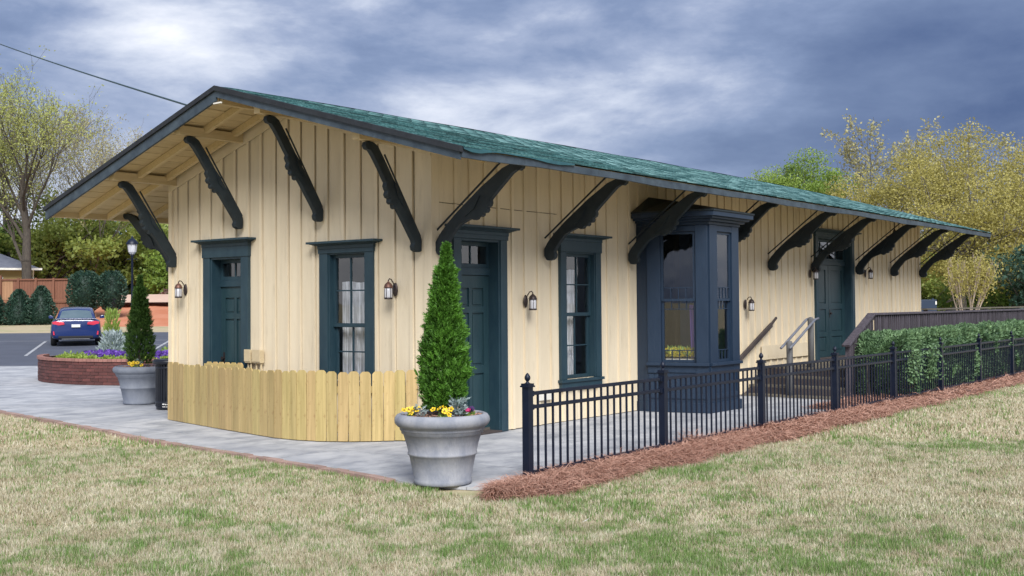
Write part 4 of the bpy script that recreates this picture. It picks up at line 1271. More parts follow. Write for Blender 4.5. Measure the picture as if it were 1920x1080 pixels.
# ================================================================== black iron fence
fence = thing('iron_fence', (3.0, 8.0, 0), 'black metal picket fence with ball-topped posts beside the platform walk', 'fence')
post_me = MB(); post_me.box(-0.038, 0.038, -0.038, 0.038, -0.1, 0.93)
post_me = post_me.mesh('post', 'iron')
cap_mb = MB(); cap_mb.box(-0.052, 0.052, -0.052, 0.052, 0.93, 0.945); cap_mb.box(-0.045, 0.045, -0.045, 0.045, 0.9455, 0.965)
cap_me = cap_mb.mesh('post_cap', 'iron')
fin = MB(); fin.lathe([(0.030, 0.965), (0.020, 0.972), (0.012, 0.982), (0.016, 0.99), (0.026, 1.003), (0.030, 1.018), (0.026, 1.036), (0.014, 1.055), (0.0015, 1.068)], 14)
fin_me = fin.mesh('finial', 'iron', smooth=True)
pk_me = MB().box(-0.009, 0.009, -0.009, 0.009, 0.035, 0.872).mesh('picket', 'iron')
PY = [-1.98, 0.59, 3.16, 5.70, 8.25, 10.80, 13.35, 15.90, 18.45, 21.0]
def fz(y): return -0.0
for k, y in enumerate(PY):
    T_ = Matrix.Translation((3.0, y, fz(y)))
    p = obj('post', post_me, fence, T_); obj('post_cap', cap_me, p, T_); obj('finial', fin_me, p, T_)
scr_me = MB().lathe([(0.0, 0.0), (0.005, 0.001), (0.005, 0.003), (0.0, 0.004)], 6, cap=False).mesh('screw', 'chrome')
for k in range(len(PY) - 1):
    y0, y1 = PY[k] + 0.04, PY[k + 1] - 0.04
    for z, h in ((0.865, 0.036), (0.735, 0.036), (0.105, 0.036)):
        mb = MB(); mb.box(2.985, 3.015, y0, y1, z - h / 2, z + h / 2); mb.build('rail', 'iron', fence, bevel=0.004)
        for ya, yb in ((y0 - 0.001, y0 + 0.04), (y1 - 0.04, y1 + 0.001)):
            mb = MB(); mb.box(2.978, 3.022, ya, yb, z - 0.026, z + 0.026); mb.build('rail_bracket', 'iron', fence)
    for j in range(19):
        y = y0 + (y1 - y0) * (j + 1) / 20
        obj('picket', pk_me, fence, Matrix.Translation((3.0, y, 0)))

# ================================================================== big urn planters
POT = [(0.0, 0.0), (0.272, 0.0), (0.283, 0.012), (0.283, 0.045), (0.276, 0.055), (0.30, 0.17), (0.322, 0.275), (0.335, 0.283), (0.338, 0.300), (0.330, 0.310), (0.35, 0.39), (0.378, 0.478), (0.395, 0.488), (0.398, 0.510), (0.405, 0.516),
       (0.412, 0.525), (0.412, 0.545), (0.432, 0.555), (0.455, 0.580), (0.463, 0.610), (0.458, 0.640), (0.440, 0.664), (0.415, 0.675), (0.395, 0.668), (0.385, 0.645), (0.375, 0.600)]
def planter(loc, label, mt):
    t = thing('planter', loc, label, 'planter', 'concrete urn planters')
    mb = MB(); mb.lathe(POT, 56, loc, cap=False); mb.build('urn', mt, t, smooth=True)
    mb = MB(); n = 40; c = mb.pt((loc[0], loc[1], loc[2] + 0.655)); r1 = [mb.pt((loc[0] + 0.2 * math.cos(a), loc[1] + 0.2 * math.sin(a), loc[2] + 0.65)) for a in np.linspace(0, 2 * np.pi, n, False)]
    r2 = [mb.pt((loc[0] + 0.384 * math.cos(a), loc[1] + 0.384 * math.sin(a), loc[2] + 0.632)) for a in np.linspace(0, 2 * np.pi, n, False)]
    for k in range(n):
        mb.f.append([c, r1[k], r1[(k + 1) % n]]); mb.f.append([r1[k], r2[k], r2[(k + 1) % n], r1[(k + 1) % n]])
    mb.build('soil', 'soil', t, smooth=True)
    # bark chips
    rg = np.random.default_rng(int(abs(loc[0]) * 100)); n = 500
    r = 0.37 * np.sqrt(rg.random(n)); a = rg.uniform(0, 2 * np.pi, n)
    P = np.stack([loc[0] + r * np.cos(a), loc[1] + r * np.sin(a), np.full(n, loc[2] + 0.645) + rg.uniform(-.004, .02, n)], 1)
    A = np.stack([rg.normal(size=n), rg.normal(size=n), rg.normal(0, .25, n)], 1)
    V, F, T = leaf_arrays(P, A, rg.uniform(.03, .07, n), 0.006, rg, rg.random(n))
    o = obj('bark_chips', np_mesh('bark_chips', V, F, 'straw', T), t); o['kind'] = 'stuff'
    return t
P1 = (2.275, -2.395, 0.004)
P2 = (-8.13, 1.24, 0.004)
planter(P1, 'large pale concrete urn planter at the patio edge beside the fence post', 'pot')
planter(P2, 'grey concrete urn planter left of the trash can', 'pot_weathered')

def arborvitae(loc, h, rmax, nspray, material, label, seed, lean=0.0):
    """conical shrub of flattened upright sprays"""
    rg = np.random.default_rng(seed)
    t = thing('arborvitae', loc, label, 'shrub')
    mb = MB(); mb.tube([(loc[0], loc[1], loc[2]), (loc[0] + lean * .3, loc[1], loc[2] + h * 0.5), (loc[0] + lean * .8, loc[1], loc[2] + h * 0.9)], [0.03, 0.018, 0.004], 7); mb.build('trunk', 'bark', t)
    u = rg.random(nspray) ** 0.80                               # more near the base
    def rad(u): return rmax * np.where(u < 0.22, 0.74 + 0.26 * np.sin(u / 0.22 * np.pi / 2), np.clip((1 - u) / 0.78, 0, 1) ** 1.05) + 0.003
    a = rg.uniform(0, 2 * np.pi, nspray)
    lump = 0.72 + 0.52 * vnoise(a * 2.2 + 3, u * 9, seed, 3)
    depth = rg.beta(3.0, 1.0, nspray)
    depth = np.where(rg.random(nspray) < .035, rg.uniform(1.02, 1.16, nspray), depth)
    r = rad(u) * lump * depth
    P = np.stack([loc[0] + r * np.cos(a) + lean * u * u, loc[1] + r * np.sin(a), loc[2] + 0.03 + u * h * 0.955], 1)
    O = np.stack([np.cos(a), np.sin(a), np.zeros(nspray)], 1)
    up = np.array([0, 0, 1.0])
    A = unit(O * rg.uniform(0.25, 0.75, (nspray, 1)) + up * rg.uniform(0.6, 1.1, (nspray, 1)) + rg.normal(0, 0.22, (nspray, 3)))
    tang = np.stack([-np.sin(a), np.cos(a), np.zeros(nspray)], 1)
    th = rg.uniform(0, np.pi, nspray)[:, None]
    B = unit(np.cross(A, O * np.cos(th) + tang * np.sin(th)))
    Ls = (0.075 + 0.045 * rg.random(nspray)) * np.where(u > 0.85, 0.62, 1.0)
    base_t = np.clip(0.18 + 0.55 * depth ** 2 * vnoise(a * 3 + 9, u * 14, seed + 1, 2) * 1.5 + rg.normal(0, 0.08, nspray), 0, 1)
    VV, FF, TT = [], [], []
    off = 0
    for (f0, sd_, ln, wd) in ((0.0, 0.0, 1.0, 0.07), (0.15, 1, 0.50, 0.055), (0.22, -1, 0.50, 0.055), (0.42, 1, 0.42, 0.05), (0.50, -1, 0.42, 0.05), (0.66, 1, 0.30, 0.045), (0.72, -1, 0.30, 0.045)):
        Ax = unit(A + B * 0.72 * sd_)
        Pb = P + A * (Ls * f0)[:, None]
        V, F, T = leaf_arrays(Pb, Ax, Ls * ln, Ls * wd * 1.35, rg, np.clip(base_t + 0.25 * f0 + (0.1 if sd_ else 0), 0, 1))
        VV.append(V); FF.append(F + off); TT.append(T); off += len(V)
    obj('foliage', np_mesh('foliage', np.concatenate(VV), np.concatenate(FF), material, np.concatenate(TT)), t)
    return t
arborvitae((P1[0] + 0.0, P1[1] + 0.02, 0.655), 1.68, 0.222, 6000, 'arbor', 'bright green conical evergreen in the pale urn at the patio edge', 3, lean=0.05)
arborvitae((P2[0], P2[1], 0.655), 1.66, 0.235, 3200, 'arbor_dark', 'dark green conical evergreen in the grey urn beside the trash can', 4)

def petals(mb, c, n_dir, r, k=5, twist=0.0):
    n_dir = Vector(n_dir).normalized(); x = n_dir.cross(Vector((0, 0, 1))).normalized(); y = n_dir.cross(x).normalized()
    ci = mb.pt(Vector(c))
    for i in range(k):
        a = 2 * math.pi * i / k + twist
        p = [Vector(c) + (x * math.cos(a + d) + y * math.sin(a + d)) * r * q + n_dir * r * 0.18 * q for d, q in ((-0.55, 0.75), (-0.22, 1.0), (0.22, 1.0), (0.55, 0.75))]
        ii = [mb.pt(q) for q in p]; mb.f.append([ci] + ii)
def pansies(loc, n, spread, r, label, mt, seed, name='pansy_clump', faces=True):
    rg = random.Random(seed)
    t = thing(name, loc, label, 'flowers')
    g = np.random.default_rng(seed); nl = 60
    a = g.uniform(0, 2 * np.pi, nl)
    P = np.stack([loc[0] + g.normal(0, spread * .55, nl), loc[1] + g.normal(0, spread * .55, nl), np.full(nl, loc[2])], 1)
    A = np.stack([np.cos(a) * .5, np.sin(a) * .5, np.full(nl, 1.0)], 1)
    V, F, T = leaf_arrays(P, A, g.uniform(.03, .07, nl), 0.012, g, g.random(nl))
    obj('leaves', np_mesh('leaves', V, F, 'green', T), t)
    for k in range(n):
        c = Vector((loc[0] + rg.gauss(0, spread), loc[1] + rg.gauss(0, spread), loc[2] + rg.uniform(0.045, 0.10)))
        d = (CAM - c).normalized() * 0.7 + Vector((rg.gauss(0, .35), rg.gauss(0, .35), 0.6))
        mb = MB(); petals(mb, c, d, r, 5, rg.random()); b_ = mb.build('bloom', mt, t, recalc=False)
        if faces:
            mb = MB(); petals(mb, c + d.normalized() * r * .16, d, r * .42, 3, rg.random()); mb.build('bloom_face', 'pansy_face', b_, recalc=False)
    return t
RV = Vector((RGT.x, RGT.y, 0)); FV = Vector((FWD.x, FWD.y, 0))
def rim(base, r_, f_): p = Vector(base) + RV * r_ + FV * f_; return (p.x, p.y, base[2] + 0.645)
pansies(rim(P1, -0.285, -0.13), 9, 0.035, 0.030, 'yellow pansies with dark faces at the left rim of the pale urn', 'yellow_petal', 1)
pansies(rim(P1, 0.03, -0.30), 9, 0.038, 0.030, 'yellow pansies with dark faces at the front middle of the pale urn', 'yellow_petal', 2)
pansies(rim(P1, 0.245, -0.19), 3, 0.02, 0.028, 'magenta bloom under the silver foliage in the pale urn', 'magenta_petal', 3, 'flower_clump', False)
pansies(rim(P1, 0.275, -0.08), 5, 0.03, 0.026, 'dark purple pansies behind the magenta bloom in the pale urn', 'dark_petal', 4, 'pansy_clump', False)
pansies(rim(P2, 0.02, -0.30), 9, 0.06, 0.036, 'yellow pansies in front of the dark cone evergreen', 'yellow_petal', 5)
def dusty(loc, h, n, label, seed):
    g = np.random.default_rng(seed); t = thing('dusty_miller', loc, label, 'plant')
    mb = MB(); mb.tube([loc, (loc[0], loc[1], loc[2] + h * .6)], [0.008, 0.004], 6); mb.build('stem', 'bark_pale', t)
    u = g.random(n); a = g.uniform(0, 2 * np.pi, n)
    P = np.stack([loc[0] + .02 * np.cos(a), loc[1] + .02 * np.sin(a), loc[2] + u * h * .7], 1)
    A = np.stack([np.cos(a), np.sin(a), g.uniform(.3, 1.2, n)], 1)
    VV, FF, TT = [], [], []; off = 0
    L = g.uniform(.06, .11, n) * h / .16
    for f0, ln, dv in ((0, 1, 0), (.3, .45, .8), (.3, .45, -.8), (.55, .38, .8), (.55, .38, -.8)):
        side = unit(np.cross(A, np.array([0, 0, 1.0]))) * dv
        V, F, T = leaf_arrays(P + unit(A) * (L * f0)[:, None], unit(A) + side, L * ln, L * .09, g, g.random(n)); VV.append(V); FF.append(F + off); TT.append(T); off += len(V)
    obj('leaves', np_mesh('leaves', np.concatenate(VV), np.concatenate(FF), 'silver', np.concatenate(TT)), t)
dusty(rim(P1, 0.16, -0.17), 0.20, 60, 'large silver leaved dusty miller on the right side of the pale urn', 6)
dusty(rim(P1, -0.20, -0.16), 0.13, 26, 'small silver leaved dusty miller beside the left yellow pansies', 7)
dusty(rim(P2, 0.03, -0.22), 0.16, 26, 'silver leaved plant between the dark cone evergreen and its yellow pansies', 8)

# ================================================================== trash can
TCN = (-6.78, 0.93, 0.004)
can = thing('trash_can', TCN, 'black slatted metal trash can between grey urn and picket fence', 'trash can')
mb = MB(); mb.lathe([(0.225, 0.0), (0.232, 0.01), (0.232, 0.06), (0.215, 0.065)], 28, TCN); mb.build('base', 'can', can, smooth=True)
mb = MB(); mb.lathe([(0.215, 0.03), (0.225, 0.75), (0.0, 0.75)], 28, TCN, cap=False); mb.build('liner', 'can', can, smooth=True)
sl = MB(); sl.box(0.236, 0.244, -0.016, 0.016, 0.05, 0.76); sl = sl.mesh('slat', 'can')
for k in range(30): obj('slat', sl, can, Matrix.Translation(TCN) @ Matrix.Rotation(2 * math.pi * k / 30, 4, 'Z'))
for z in (0.12, 0.70):
    mb = MB(); mb.lathe([(0.234, z - 0.02), (0.247, z - 0.018), (0.247, z + 0.018), (0.234, z + 0.02)], 28, TCN, cap=False); mb.build('band', 'can', can, smooth=True)
mb = MB(); mb.lathe([(0.22, 0.755), (0.285, 0.765), (0.295, 0.785), (0.29, 0.825), (0.27, 0.84), (0.15, 0.85), (0.14, 0.80)], 28, TCN); mb.build('lid', 'can', can, smooth=True)
dv_ = (Vector((CAM.x, CAM.y, 0)) - Vector((TCN[0], TCN[1], 0))).normalized(); sv = Vector((-dv_.y, dv_.x, 0)) 
mb = MB()
for (a, b, w, h) in ((-0.13, 0.085, 0.035, 0.022), (-0.085, 0.082, 0.02, 0.02), (-0.055, 0.083, 0.014, 0.016), (-0.13, 0.047, 0.05, 0.012), (-0.07, 0.046, 0.022, 0.012)):
    ii = []
    for da, dz in ((0, 0), (w, 0), (w, h), (0, h)):
        s_ = (a + da); p = Vector(TCN) + dv_ * math.sqrt(max(0.001, 0.2515 ** 2 - s_ ** 2)) + sv * s_; ii.append(mb.pt((p.x, p.y, 0.004 + b + dz)))
    mb.f.append(ii)
mb.build('sticker', 'paper', can, recalc=False)

# ================================================================== round brick planting bed
BC = Vector((-14.3, 6.85)); BR = 3.55; BH = 0.58
bedz = 0.004
bed = thing('brick_bed', (BC.x, BC.y, 0), 'round raised red brick planting bed by the parking lot', 'planting bed')
mb = MB(); mb.lathe([(BR - 0.11, -0.02), (BR - 0.012, -0.02), (BR - 0.012, BH - 0.06), (BR - 0.11, BH - 0.06)], 96, (BC.x, BC.y, bedz), cap=False); mb.build('mortar_core', 'mortar', bed, smooth=False)
mb = MB(); mb.lathe([(0.01, BH - 0.10), (BR * .5, BH - 0.06), (BR - 0.112, BH - 0.13)], 64, (BC.x, BC.y, bedz), cap=False); mb.build('soil', 'soil', bed, smooth=True)
bm_ = MB().box(-0.006 - 0.09, 0.0, -0.107, 0.107, 0.0, 0.062).mesh('brick', 'brick')
bc_ = MB().box(-0.115, 0.025, -0.052, 0.052, 0.0, 0.062).mesh('brick', 'brick_cap')
a_cam = math.atan2(CAM.y - BC.y, CAM.x - BC.x)
nA = int(2 * math.pi * BR / 0.226)
rs = random.Random(31)
for c in range(7):
    for k in range(nA):
        a = 2 * math.pi * (k + (0.5 if c % 2 else 0)) / nA
        da = (a - a_cam + math.pi) % (2 * math.pi) - math.pi
        if -1.45 < da < 0.42:
            rr_ = BR + rs.uniform(-0.003, 0.005)
            obj('brick', bm_, bed, Matrix.Translation((BC.x + rr_ * math.cos(a), BC.y + rr_ * math.sin(a), bedz + c * 0.0735 + 0.004)) @ Matrix.Rotation(a, 4, 'Z'))
nB = int(2 * math.pi * BR / 0.112)
for k in range(nB):
    a = 2 * math.pi * k / nB
    da = (a - a_cam + math.pi) % (2 * math.pi) - math.pi
    if -1.75 < da < 0.45:
        obj('brick', bc_, bed, Matrix.Translation((BC.x + BR * math.cos(a), BC.y + BR * math.sin(a), bedz + 7 * 0.0735 + 0.004 + rs.uniform(-.002, .003))) @ Matrix.Rotation(a, 4, 'Z'))
def blob_leaves(name, material, n, fn, ln, wd, seed, upb=0.4, outc=None):
    g = np.random.default_rng(seed)
    P, O = fn(g, n)
    A = unit(O + g.normal(0, .45, (n, 3)) + np.array([0, 0, upb]))
    V, F, T = leaf_arrays(P, A, ln * g.uniform(.6, 1.3, n), wd, g, np.clip(g.normal(.5, .22, n) + 0.25 * (O[:, 2]), 0, 1))
    return np_mesh(name, V, F, material, T)
def mound(c, rx, rzv):
    def f(g, n):
        d = unit(g.normal(size=(n, 3))); d[:, 2] = np.abs(d[:, 2]); q = g.uniform(.75, 1.0, (n, 1))
        return np.array(c) + d * q * np.array([rx, rx, rzv]), d
    return f
sz = BH - 0.10
k = 0
SED = []
for a_off, rr_ in ((-1.15, 3.15), (-0.98, 3.1), (-0.80, 3.2), (-0.62, 3.15), (-0.46, 3.2), (-0.31, 3.2), (-0.16, 3.2), (0.0, 3.2), (0.16, 3.2), (0.30, 3.2)):
    a = a_cam + a_off
    c = (BC.x + rr_ * math.cos(a), BC.y + rr_ * math.sin(a), sz - 0.02)
    t = thing('sedum_mound', c, ['first', 'second', 'third', 'fourth', 'fifth', 'sixth', 'seventh', 'eighth', 'ninth', 'tenth'][k] + ' low lime green mound from the left along the front of the brick bed', 'plant', 'lime green mounds in the brick bed')
    obj('foliage', blob_leaves('foliage', 'sedum', 420, mound(c, rs.uniform(.22, .30), rs.uniform(.13, .20)), 0.06, 0.022, 50 + k), t); k += 1
def ring(a0, a1, r0, r1, z0, z1):
    def f(g, n):
        a = a_cam + g.uniform(a0, a1, n); r = g.uniform(r0, r1, n)
        P = np.stack([BC.x + r * np.cos(a), BC.y + r * np.sin(a), sz + g.uniform(z0, z1, n)], 1)
        return P, np.stack([np.zeros(n), np.zeros(n), np.ones(n)], 1)
    return f
tag(obj('purple_pansies', blob_leaves('purple_pansies', 'purple_flower', 2600, ring(-1.0, .4, 2.3, 2.9, .05, .22), 0.06, 0.035, 71)), 'band of purple pansies behind the green mounds in the brick bed', 'flowers', kind='stuff')
tag(obj('bed_greenery', blob_leaves('bed_greenery', 'lime', 2600, ring(-1.5, .4, 1.2, 3.0, .0, .14), 0.08, 0.03, 72)), 'low lime foliage filling the brick bed', 'ground cover', kind='stuff')
def spot(a_off, r): a = a_cam + a_off; return (BC.x + r * math.cos(a), BC.y + r * math.sin(a), sz)
c = (-14.91, 5.05, sz)
t = thing('silver_bush', c, 'pale silvery bush standing in the middle of the brick bed', 'plant')
def cone(c, r, h):
    def f(g, n):
        u = g.random(n); a = g.uniform(0, 2 * np.pi, n); q = r * (1 - .55 * u) * np.sqrt(g.random(n))
        return np.stack([c[0] + q * np.cos(a), c[1] + q * np.sin(a), c[2] + u * h], 1), np.stack([np.cos(a), np.sin(a), .5 + u], 1)
    return f
obj('foliage', blob_leaves('foliage', 'silver', 900, cone(c, .42, .62), .12, .02, 73), t)
c = (-15.56, 5.43, sz)
t = thing('lime_plant', c, 'tall feathery lime green plant rising from the brick bed', 'plant')
obj('foliage', blob_leaves('foliage', 'lime', 700, cone(c, .26, 1.15), .14, .015, 74, upb=1.2), t)
c = spot(0.15, 1.0)
t = thing('green_bush', c, 'clipped green bush at the back of the brick bed by the building', 'plant')
obj('foliage', blob_leaves('foliage', 'green', 1500, mound(c, .9, .42), .09, .03, 75), t)

# ================================================================== stair, deck and ramp rail by the double doors
deck = thing('deck', (1.0, 14.0, 0), 'weathered wooden deck in front of the double doors', 'deck')
DX = 2.02; DY0, DY1, DZ = 9.50, 33.0, 0.5
mb = MB(); mb.box(0.05, DX, DY0 + 0.03, DY1, DZ - 0.22, DZ - 0.034); mb.build('joist_frame', 'stair_wood', deck)
n = 14
for k in range(n):
    x0 = 0.045 + (DX - 0.02) * k / n
    mb = MB(); mb.box(x0, x0 + (DX - 0.02) / n - 0.007, DY0 - 0.02, DY1, DZ - 0.032, DZ + rs.uniform(-.002, .002)); mb.build('plank', 'deck_wood', deck)
for y in np.arange(DY0 + 0.3, DY1, 2.4):
    mb = MB(); mb.box(DX - 0.14, DX - 0.04, y, y + 0.1, 0, DZ - 0.22); mb.build('support_post', 'stair_wood', deck)
stair = thing('stairs', (1.0, 8.9, 0), 'short flight of dark wooden steps up to the deck', 'stairs')
for k in range(3):
    z = DZ - 0.167 * (k + 1) + 0.167 * 0; y1 = DY0 - 0.02 - 0.30 * k
    zt = DZ - 0.155 * (k + 1)
    mb = MB(); mb.box(0.05, DX - 0.05, y1 - 0.31, y1 - 0.005, zt - 0.035, zt); mb.build('tread', 'deck_wood', stair)
    mb = MB(); mb.box(0.07, DX - 0.07, y1 - 0.018, y1 + 0.002, zt + 0.001, zt + 0.118); mb.build('riser', 'stair_wood', stair)
for x in (0.06, DX - 0.10):
    mb = MB(); mb.prism([(DY0 - 0.03, 0.0), (DY0 - 0.03, 0.30), (DY0 - 1.0, 0.0)], lambda a, b, d: (x + d, a, b), 0, 0.04); mb.build('stringer', 'stair_wood', stair)
# centre handrail on two posts
hr = thing('stair_handrail', (0.95, 9.2, 0), 'grey double handrail on two round posts in the middle of the steps', 'handrail')
pA, pB = (0.96, 8.68), (0.96, 9.66)
for (x, y), z0, z1, r in ((pA, 0.0, 1.03, 0.058), (pB, 0.2, 1.45, 0.058)):
    mb = MB(); mb.lathe([(r, z0), (r, z1 - 0.05), (r * .75, z1 - 0.01), (r * .2, z1)], 14, (x, y, 0)); mb.build('post', 'post_wood', hr, smooth=True)
for dx in (-0.085, 0.085):
    mb = MB(); mb.tube([(0.96 + dx, 8.50, 0.90), (0.96 + dx, 8.62, 0.945), (0.96 + dx, 9.66, 1.40), (0.96 + dx, 9.82, 1.42)], 0.024, 10); mb.build('rail', 'galv_rail', hr, smooth=True)
# handrail on the wall beside the bay
hr = thing('wall_handrail', (0.1, 9.2, 0.8), 'dark wooden handrail sloping up the cream wall right of the bay', 'handrail')
mb = MB(); mb.bar((0.10, 8.35, 0.66), (0.10, 9.80, 1.30), 0.05, 0.09); mb.build('rail', 'stair_wood', hr, bevel=0.01)
mb = MB(); mb.bar((0.10, 9.80, 1.31), (0.10, 10.02, 1.43), 0.035, 0.04); mb.build('rail_end', 'stair_wood', hr)
for y, z in ((8.6, 0.74), (9.6, 1.18)):
    mb = MB(); mb.bar((0.028, y, z), (0.085, y, z), 0.04, 0.05); mb.build('bracket', 'stair_wood', hr)
# guard rail of the ramp
gr = thing('ramp_railing', (2.05, 15.0, 0), 'long dark wooden deck railing with close set balusters above the hedge', 'railing')
mb = MB(); mb.bar((2.0, 8.72, 0.95), (2.0, 10.02, 1.50), 0.15, 0.042); mb.build('sloping_cap', 'rail_wood', gr, bevel=0.006)
mb = MB(); mb.box(1.95, 2.05, 8.82, 8.92, 0.0, 0.97); mb.build('post', 'rail_wood', gr)
mb = MB(); mb.box(1.92, 2.08, 10.03, DY1, 1.478, 1.52); mb.build('cap', 'rail_wood', gr, bevel=0.006)
mb = MB(); mb.box(1.985, 2.015, 10.05, DY1, 1.385, 1.475); mb.build('upper_rail', 'rail_wood', gr)
mb = MB(); mb.box(1.985, 2.015, 10.05, DY1, 0.58, 0.66); mb.build('lower_rail', 'rail_wood', gr)
bl = MB(); bl.box(2.016, 2.050, -0.0225, 0.0225, 0.56, 1.470); bl = bl.mesh('baluster', 'rail_wood')
y = 10.12
while y < 28:
    obj('baluster', bl, gr, Matrix.Translation((rs.uniform(-.004, .004), y, rs.uniform(-.01, .01)))); y += 0.118
for y in np.arange(10.05, 30, 1.9):
    mb = MB(); mb.box(1.895, 1.984, y, y + 0.09, 0.3, 1.476); mb.build('post', 'rail_wood', gr)
for k in range(9):
    y = 9.0 + k * 0.115; z = 0.95 + (y - 8.72) * 0.423
    mb = MB(); mb.box(2.016, 2.050, y - 0.02, y + 0.02, 0.25 + k * .035, z - 0.03); mb.build('baluster', 'rail_wood', gr)
g2 = thing('inner_railing', (0.1, 25.0, 0), 'second weathered railing on the far side of the ramp past the building corner', 'railing')
mb = MB(); mb.box(-0.04, 0.12, BL + 0.25, 40, 1.505, 1.545); mb.build('cap', 'deck_wood', g2)
for y in np.arange(BL + 0.3, 40, 1.9):
    mb = MB(); mb.box(0.0, 0.09, y, y + .09, 0.0, 1.504); mb.build('post', 'rail_wood', g2)
# pale patch board on the wall at the deck
pb_ = MB(); pb_.box(0.031, 0.047, 9.48, 11.95, 0.62, 0.90); pb_ = pb_.build('patch_board', 'cream_trim', long_wall, bevel=0.003)
# white grille low on the wall and small vent
mb = MB(); mb.box(0.029, 0.05, 2.20, 2.52, 0.36, 0.46); mb.build('wall_vent', 'white_paint', long_wall)

# ================================================================== things inside the bay
t = thing('window_flower_box', (0.9, 5.35, 0.74), 'yellow flowers in a box inside the bay window', 'flowers')
mb = MB(); fb = Fr((BP[1][0], BP[1][1], 0), (BP[2][0] - BP[1][0], BP[2][1] - BP[1][1], 0)); mb.T = fb
mb.box(0.26, 0.78, -0.30, -0.16, 0.735, 0.84); mb.build('box', 'white_paint', t)
def fl(g, n):
    u = g.uniform(.26, .78, n); d = g.uniform(-.28, -.16, n); z = .86 + .13 * g.random(n)
    P = np.array([tuple(fb(a, b, c)) for a, b, c in zip(u, d, z)])
    return P, np.stack([np.zeros(n), np.zeros(n), np.ones(n)], 1)
obj('blooms', blob_leaves('blooms', 'mixed_bloom', 500, fl, .045, .018, 81), t)
obj('leaves', blob_leaves('leaves', 'green', 260, fl, .07, .018, 82), t)
mb = MB(fb); c = []
for k in range(25):
    q = k / 24; c.append((mb.pt((0.66 + .14 * q, -0.22 + .02 * math.sin(q * 20), 0.86)), mb.pt((0.64 + .16 * q, -0.22 + .02 * math.sin(q * 20), 1.70))))
for a, b in zip(c[:-1], c[1:]): mb.f.append([a[0], b[0], b[1], a[1]])
tag(mb.build('purple_drape', 'purple_cloth', None, smooth=True, recalc=False), 'purple cloth hanging inside the right edge of the bay window', 'drape')

# ================================================================== clipped hedge
g = np.random.default_rng(77)
hedge = thing('hedge', (2.42, 16, 0), 'clipped green box hedge between the iron fence and the ramp railing', 'hedge')
mb = MB(); 
for y in np.arange(8.6, 30, 0.8):
    mb.tube([(2.45, y, 0), (2.42 + random.uniform(-.1, .1), y + .1, 0.7)], [0.03, 0.012], 5)
o = mb.build('stems', 'bark', hedge); o['kind'] = 'stuff'
n = 95000
y = 8.75 + (31 - 8.75) * g.random(n) ** 1.6
kind_ = g.random(n)
hx, top_ = 0.46, 1.15
xx = g.uniform(-1, 1, n); zz = g.uniform(0.10, 1, n)
face = g.integers(0, 10, n)
xx = np.where(face < 4, 1.0, np.where(face == 4, -1.0, xx)); zz = np.where((face >= 5), 1.0, zz)
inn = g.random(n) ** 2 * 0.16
lump = (vnoise(y * 2.2, zz * 3 + xx * 3, 8, 3) - .5) * 0.26
X = 2.47 + (xx * hx) * (1 - inn) * np.where(zz > .93, .93, 1) + lump * np.sign(xx) * (np.abs(xx) > .9)
# rounded left end
endk = np.clip((y - 8.75) / 0.5, 0.05, 1) ** 0.5
X = 2.42 + (X - 2.42) * endk
Z = (zz * (1 - inn * (face >= 5))) * top_ * (0.55 + .45 * endk) + lump * .7 * (zz > .9)
P = np.stack([X, y, Z], 1)
O = np.stack([np.where(np.abs(xx) > .9, np.sign(xx), 0), np.where(y < 9.1, -1, 0), np.where(zz > .9, 1.0, .2)], 1) + g.normal(0, .55, (n, 3))
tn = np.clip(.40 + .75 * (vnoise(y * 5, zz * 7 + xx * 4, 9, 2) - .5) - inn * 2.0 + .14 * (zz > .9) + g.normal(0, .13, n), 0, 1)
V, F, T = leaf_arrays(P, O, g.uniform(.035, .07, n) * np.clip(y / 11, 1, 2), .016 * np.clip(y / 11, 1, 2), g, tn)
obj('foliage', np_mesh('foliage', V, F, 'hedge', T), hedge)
# unruly sprays poking through the fence
for yy, lb_ in ((9.15, 'straggling green shoots poking through the iron fence below the hedge end'), (10.1, 'longer green shoots hanging out through the iron fence')):
    n = 700
    P = np.stack([g.normal(2.98, .09, n), g.normal(yy, .14, n), g.uniform(.32, .95, n)], 1)
    V, F, T = leaf_arrays(P, g.normal(0, 1, (n, 3)) + np.array([.5, 0, -.2]), g.uniform(.04, .08, n), .018, g, np.clip(g.normal(.5, .2, n), 0, 1))
    t = thing('hedge_shoots', (2.9, yy, 0.2), lb_, 'shoots')
    obj('foliage', np_mesh('foliage', V, F, 'hedge', T), t)
    mb = MB(); mb.tube([(2.6, yy, .3), (2.9, yy + .02, .6), (3.02, yy + .05, .8)], [.012, .008, .004], 5); mb.build('stem', 'bark', t)

# ================================================================== trees
def seg_mesh(segs, sides=5):
    """segs: list of (p0, p1, r0, r1)"""
    P0 = np.array([s[0] for s in segs]); P1 = np.array([s[1] for s in segs]); R0 = np.array([s[2] for s in segs]); R1 = np.array([s[3] for s in segs])
    D = unit(P1 - P0); a = np.where(np.abs(D[:, 2:3]) < .9, np.array([[0, 0, 1.]]), np.array([[1., 0, 0]]))
    X = unit(np.cross(D, a)); Y = np.cross(D, X); n = len(segs)
    th = np.arange(sides) * 2 * np.pi / sides
    ring = X[:, None] * np.cos(th)[None, :, None] + Y[:, None] * np.sin(th)[None, :, None]
    V = np.concatenate([P0[:, None] + ring * R0[:, None, None], P1[:, None] + ring * R1[:, None, None]], 1).reshape(-1, 3)
    j = np.arange(sides); q = np.stack([j, (j + 1) % sides, sides + (j + 1) % sides, sides + j], 1)
    F = (np.arange(n) * 2 * sides)[:, None, None] + q[None]
    return V, F.reshape(-1, 4)
